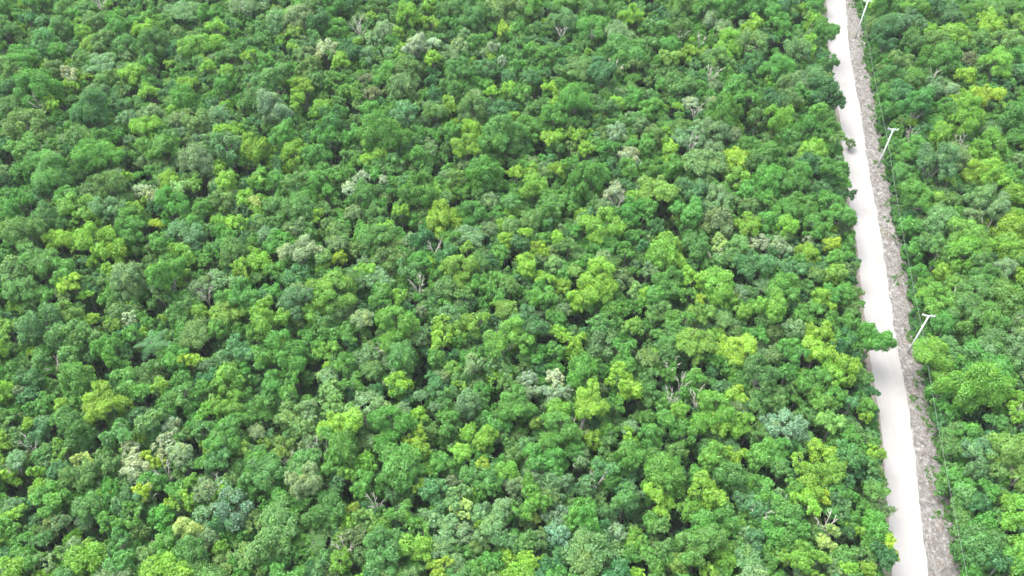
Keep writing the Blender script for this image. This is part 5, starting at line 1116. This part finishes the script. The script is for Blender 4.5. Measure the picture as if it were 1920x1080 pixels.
# undergrowth, roadside shrubs, verge grass
pts = []; y = 30.0
while y < 240:
    x = -150.0
    while x < 165:
        px, py = x + mr.uniform(-1, 1), y + mr.uniform(-1, 1)
        if px < road_l(py) - 1.8 or px > verge_r(py) + 2.0:
            t = tint_of(mr.choice('DDMMT'), mr)
            pts.append((px, py, mr.uniform(0.3, 1.3), mr.randrange(6), mr.uniform(0, 6.28), mr.uniform(0.6, 1.1), t))
        x += 1.7
    y += 1.7
scatter('undergrowth', pts, low, 'dark green undergrowth below the forest canopy', 'undergrowth')
pts = []; y = 38.0
while y < 230:
    for k in range(4):
        py = y + mr.uniform(-0.4, 0.4); d = mr.uniform(0.0, 3.6)
        t = tint_of(mr.choice('GGMMDTG'), mr)
        pts.append((verge_r(py) - 0.15 + d + 0.5 * math.sin(py * 0.35) * math.sin(py * 0.11 + 1), py, 0.05 + 0.42 * d + mr.uniform(-0.1, 0.25), mr.randrange(6), mr.uniform(0, 6.28), mr.uniform(0.2, 0.4) + 0.45 * min(1, d / 1.2), t))
    for k in range(3):
        py = y + mr.uniform(-0.4, 0.4); d = mr.uniform(0.0, 2.6); t = tint_of(mr.choice('GGGMMDOV'), mr)
        pts.append((road_l(py) - 1.35 - d + 0.6 * math.sin(py * 0.27) * math.sin(py * 0.083 + 2), py, 0.05 + 0.75 * d + mr.uniform(0, 0.3), mr.randrange(6), mr.uniform(0, 6.28), mr.uniform(0.2, 0.45) + 0.4 * min(1, d / 1.2), t))
    y += 0.75
pts = [p for p in pts if all(abs(p[1] + 0.6 - q[1]) > 1.5 or abs(p[0] - 0.2 - q[0]) > 1.1 for q in POLES)]
scatter('roadside_shrubs', pts, low, 'low vine covered green shrubs along the edges of the road clearing', 'shrubs')
pts = []
weeds = list([(66.9, 76.8, 1.2, 3.2, 60), (64.4, 65.0, 1.0, 2.0, 30), (64.6, 57.8, 0.9, 3.5, 60), (63.6, 52.0, 0.8, 3.0, 40)])
for k in range(46):
    cy = mr.uniform(45, 215); t = mr.random() ** 0.6
    weeds.append((road_r(cy) + 0.6 + t * (verge_r(cy) - road_r(cy) - 0.5), cy, mr.uniform(0.3, 0.8), mr.uniform(0.5, 2.2), mr.randint(5, 18)))
for k in range(30):
    cy = mr.uniform(45, 215); weeds.append((road_l(cy) - mr.uniform(0.4, 1.2), cy, mr.uniform(0.15, 0.4), mr.uniform(0.5, 2.0), mr.randint(5, 14)))
for cx, cy, rx, ry, n in weeds:
    for k in range(n):
        a = mr.uniform(0, 6.28); q = math.sqrt(mr.random()); t = tint_of(mr.choice('OGGO'), mr)
        pts.append((cx + rx * q * math.cos(a), cy + ry * q * math.sin(a), 0.0, mr.randrange(6), mr.uniform(0, 6.28), mr.uniform(0.10, 0.24), t))
scatter('verge_grass', pts, low, 'low green weeds growing in patches along both edges of the road', 'weeds')

# ------------------------------------------------------------------ thin humid air
def build_haze():
    m, nt, out = node_mat('haze')
    pv = nt.nodes.new('ShaderNodeVolumePrincipled')
    pv.inputs['Color'].default_value = (0.90, 0.97, 0.95, 1); pv.inputs['Density'].default_value = 0.00010
    nt.links.new(pv.outputs[0], out.inputs['Volume'])
    b = MB(); b.box((0, 150, 59.5), (6400, 6400, 121.0))
    o = mesh_obj('haze', b.mesh('haze', m))
    tag(o, 'thin pale haze in the air over the whole forest', 'haze', None, 'stuff')
if 0.00010 > 0: build_haze()

# ------------------------------------------------------------------ utility poles and cable
AL = math.radians(9.8)
POLE_H = 10.2
mb = MB(); mb.tube([(0, 0, -0.3), (0, 0, 3.5), (0, 0, POLE_H)], [0.20, 0.165, 0.11], 12); SHAFT = mb.mesh('shaft', M_CONCRETE, True)
mb = MB(); mb.box((0, 0.15, POLE_H - 0.22), (2.05, 0.11, 0.13)); ARM = mb.mesh('crossarm', M_STEEL)
mb = MB()
for s in (-1, 1):
    mb.tube([(s * 0.62, 0.15, POLE_H - 0.28), (0, 0.125, POLE_H - 0.85)], [0.025, 0.025], 5)
BRACE = mb.mesh('brace', M_STEEL)
def lathe(prof, n, name, mat):
    m = MB(); m.tube([(0, 0, z) for z, r in prof], [r for z, r in prof], n); return m.mesh(name, mat, True)
INS = lathe([(0, 0.05), (0.05, 0.05), (0.06, 0.11), (0.10, 0.12), (0.13, 0.07), (0.16, 0.11), (0.20, 0.10), (0.26, 0.05), (0.30, 0.03)], 10, 'insulator', M_PORCELAIN)
mb = MB(); mb.box((-0.18, 0, 7.55), (0.22, 0.10, 0.16)); mb.tube([(-0.26, 0, 7.42), (-0.26, 0, 7.68)], [0.05, 0.05], 8); CLAMP = mb.mesh('cable_clamp', M_STEEL)
PL = ['pale concrete utility pole beside the road, nearer than the overhanging tree', 'nearest pale concrete utility pole, level with the tree overhanging the road', 'middle pale concrete utility pole, beside the small dull sprig leaning over the road', 'farthest pale concrete utility pole, on the verge where the road leaves the view', 'pale concrete utility pole beyond the farthest one in view']
for (x, y), lab in zip(POLES, PL):
    root = empty('utility_pole', (x, y, 0)); root.rotation_euler = (0, 0, -AL)
    tag(root, lab, 'utility pole', 'utility poles along the verge')
    mesh_obj('shaft', SHAFT, root); mesh_obj('crossarm', ARM, root); mesh_obj('brace', BRACE, root); mesh_obj('cable_clamp', CLAMP, root)
    for dx in (-0.9, 0.35, 0.9):
        mesh_obj('insulator', INS, root, (dx, 0.15, POLE_H - 0.155))
cp = []
for (x0, y0), (x1, y1) in zip(POLES, POLES[1:]):
    for k in range(12):
        t = k / 12
        cp.append((x0 + (x1 - x0) * t - 0.26, y0 + (y1 - y0) * t, 7.55 - 0.7 * 4 * t * (1 - t)))
cp.append((POLES[-1][0] - 0.26, POLES[-1][1], 7.55))
mb = MB(); mb.tube(cp, [0.014] * len(cp), 6)
tag(mesh_obj('overhead_cable', mb.mesh('overhead_cable', M_CABLE, True)), 'thin pale overhead cable strung between the utility poles', 'cable')
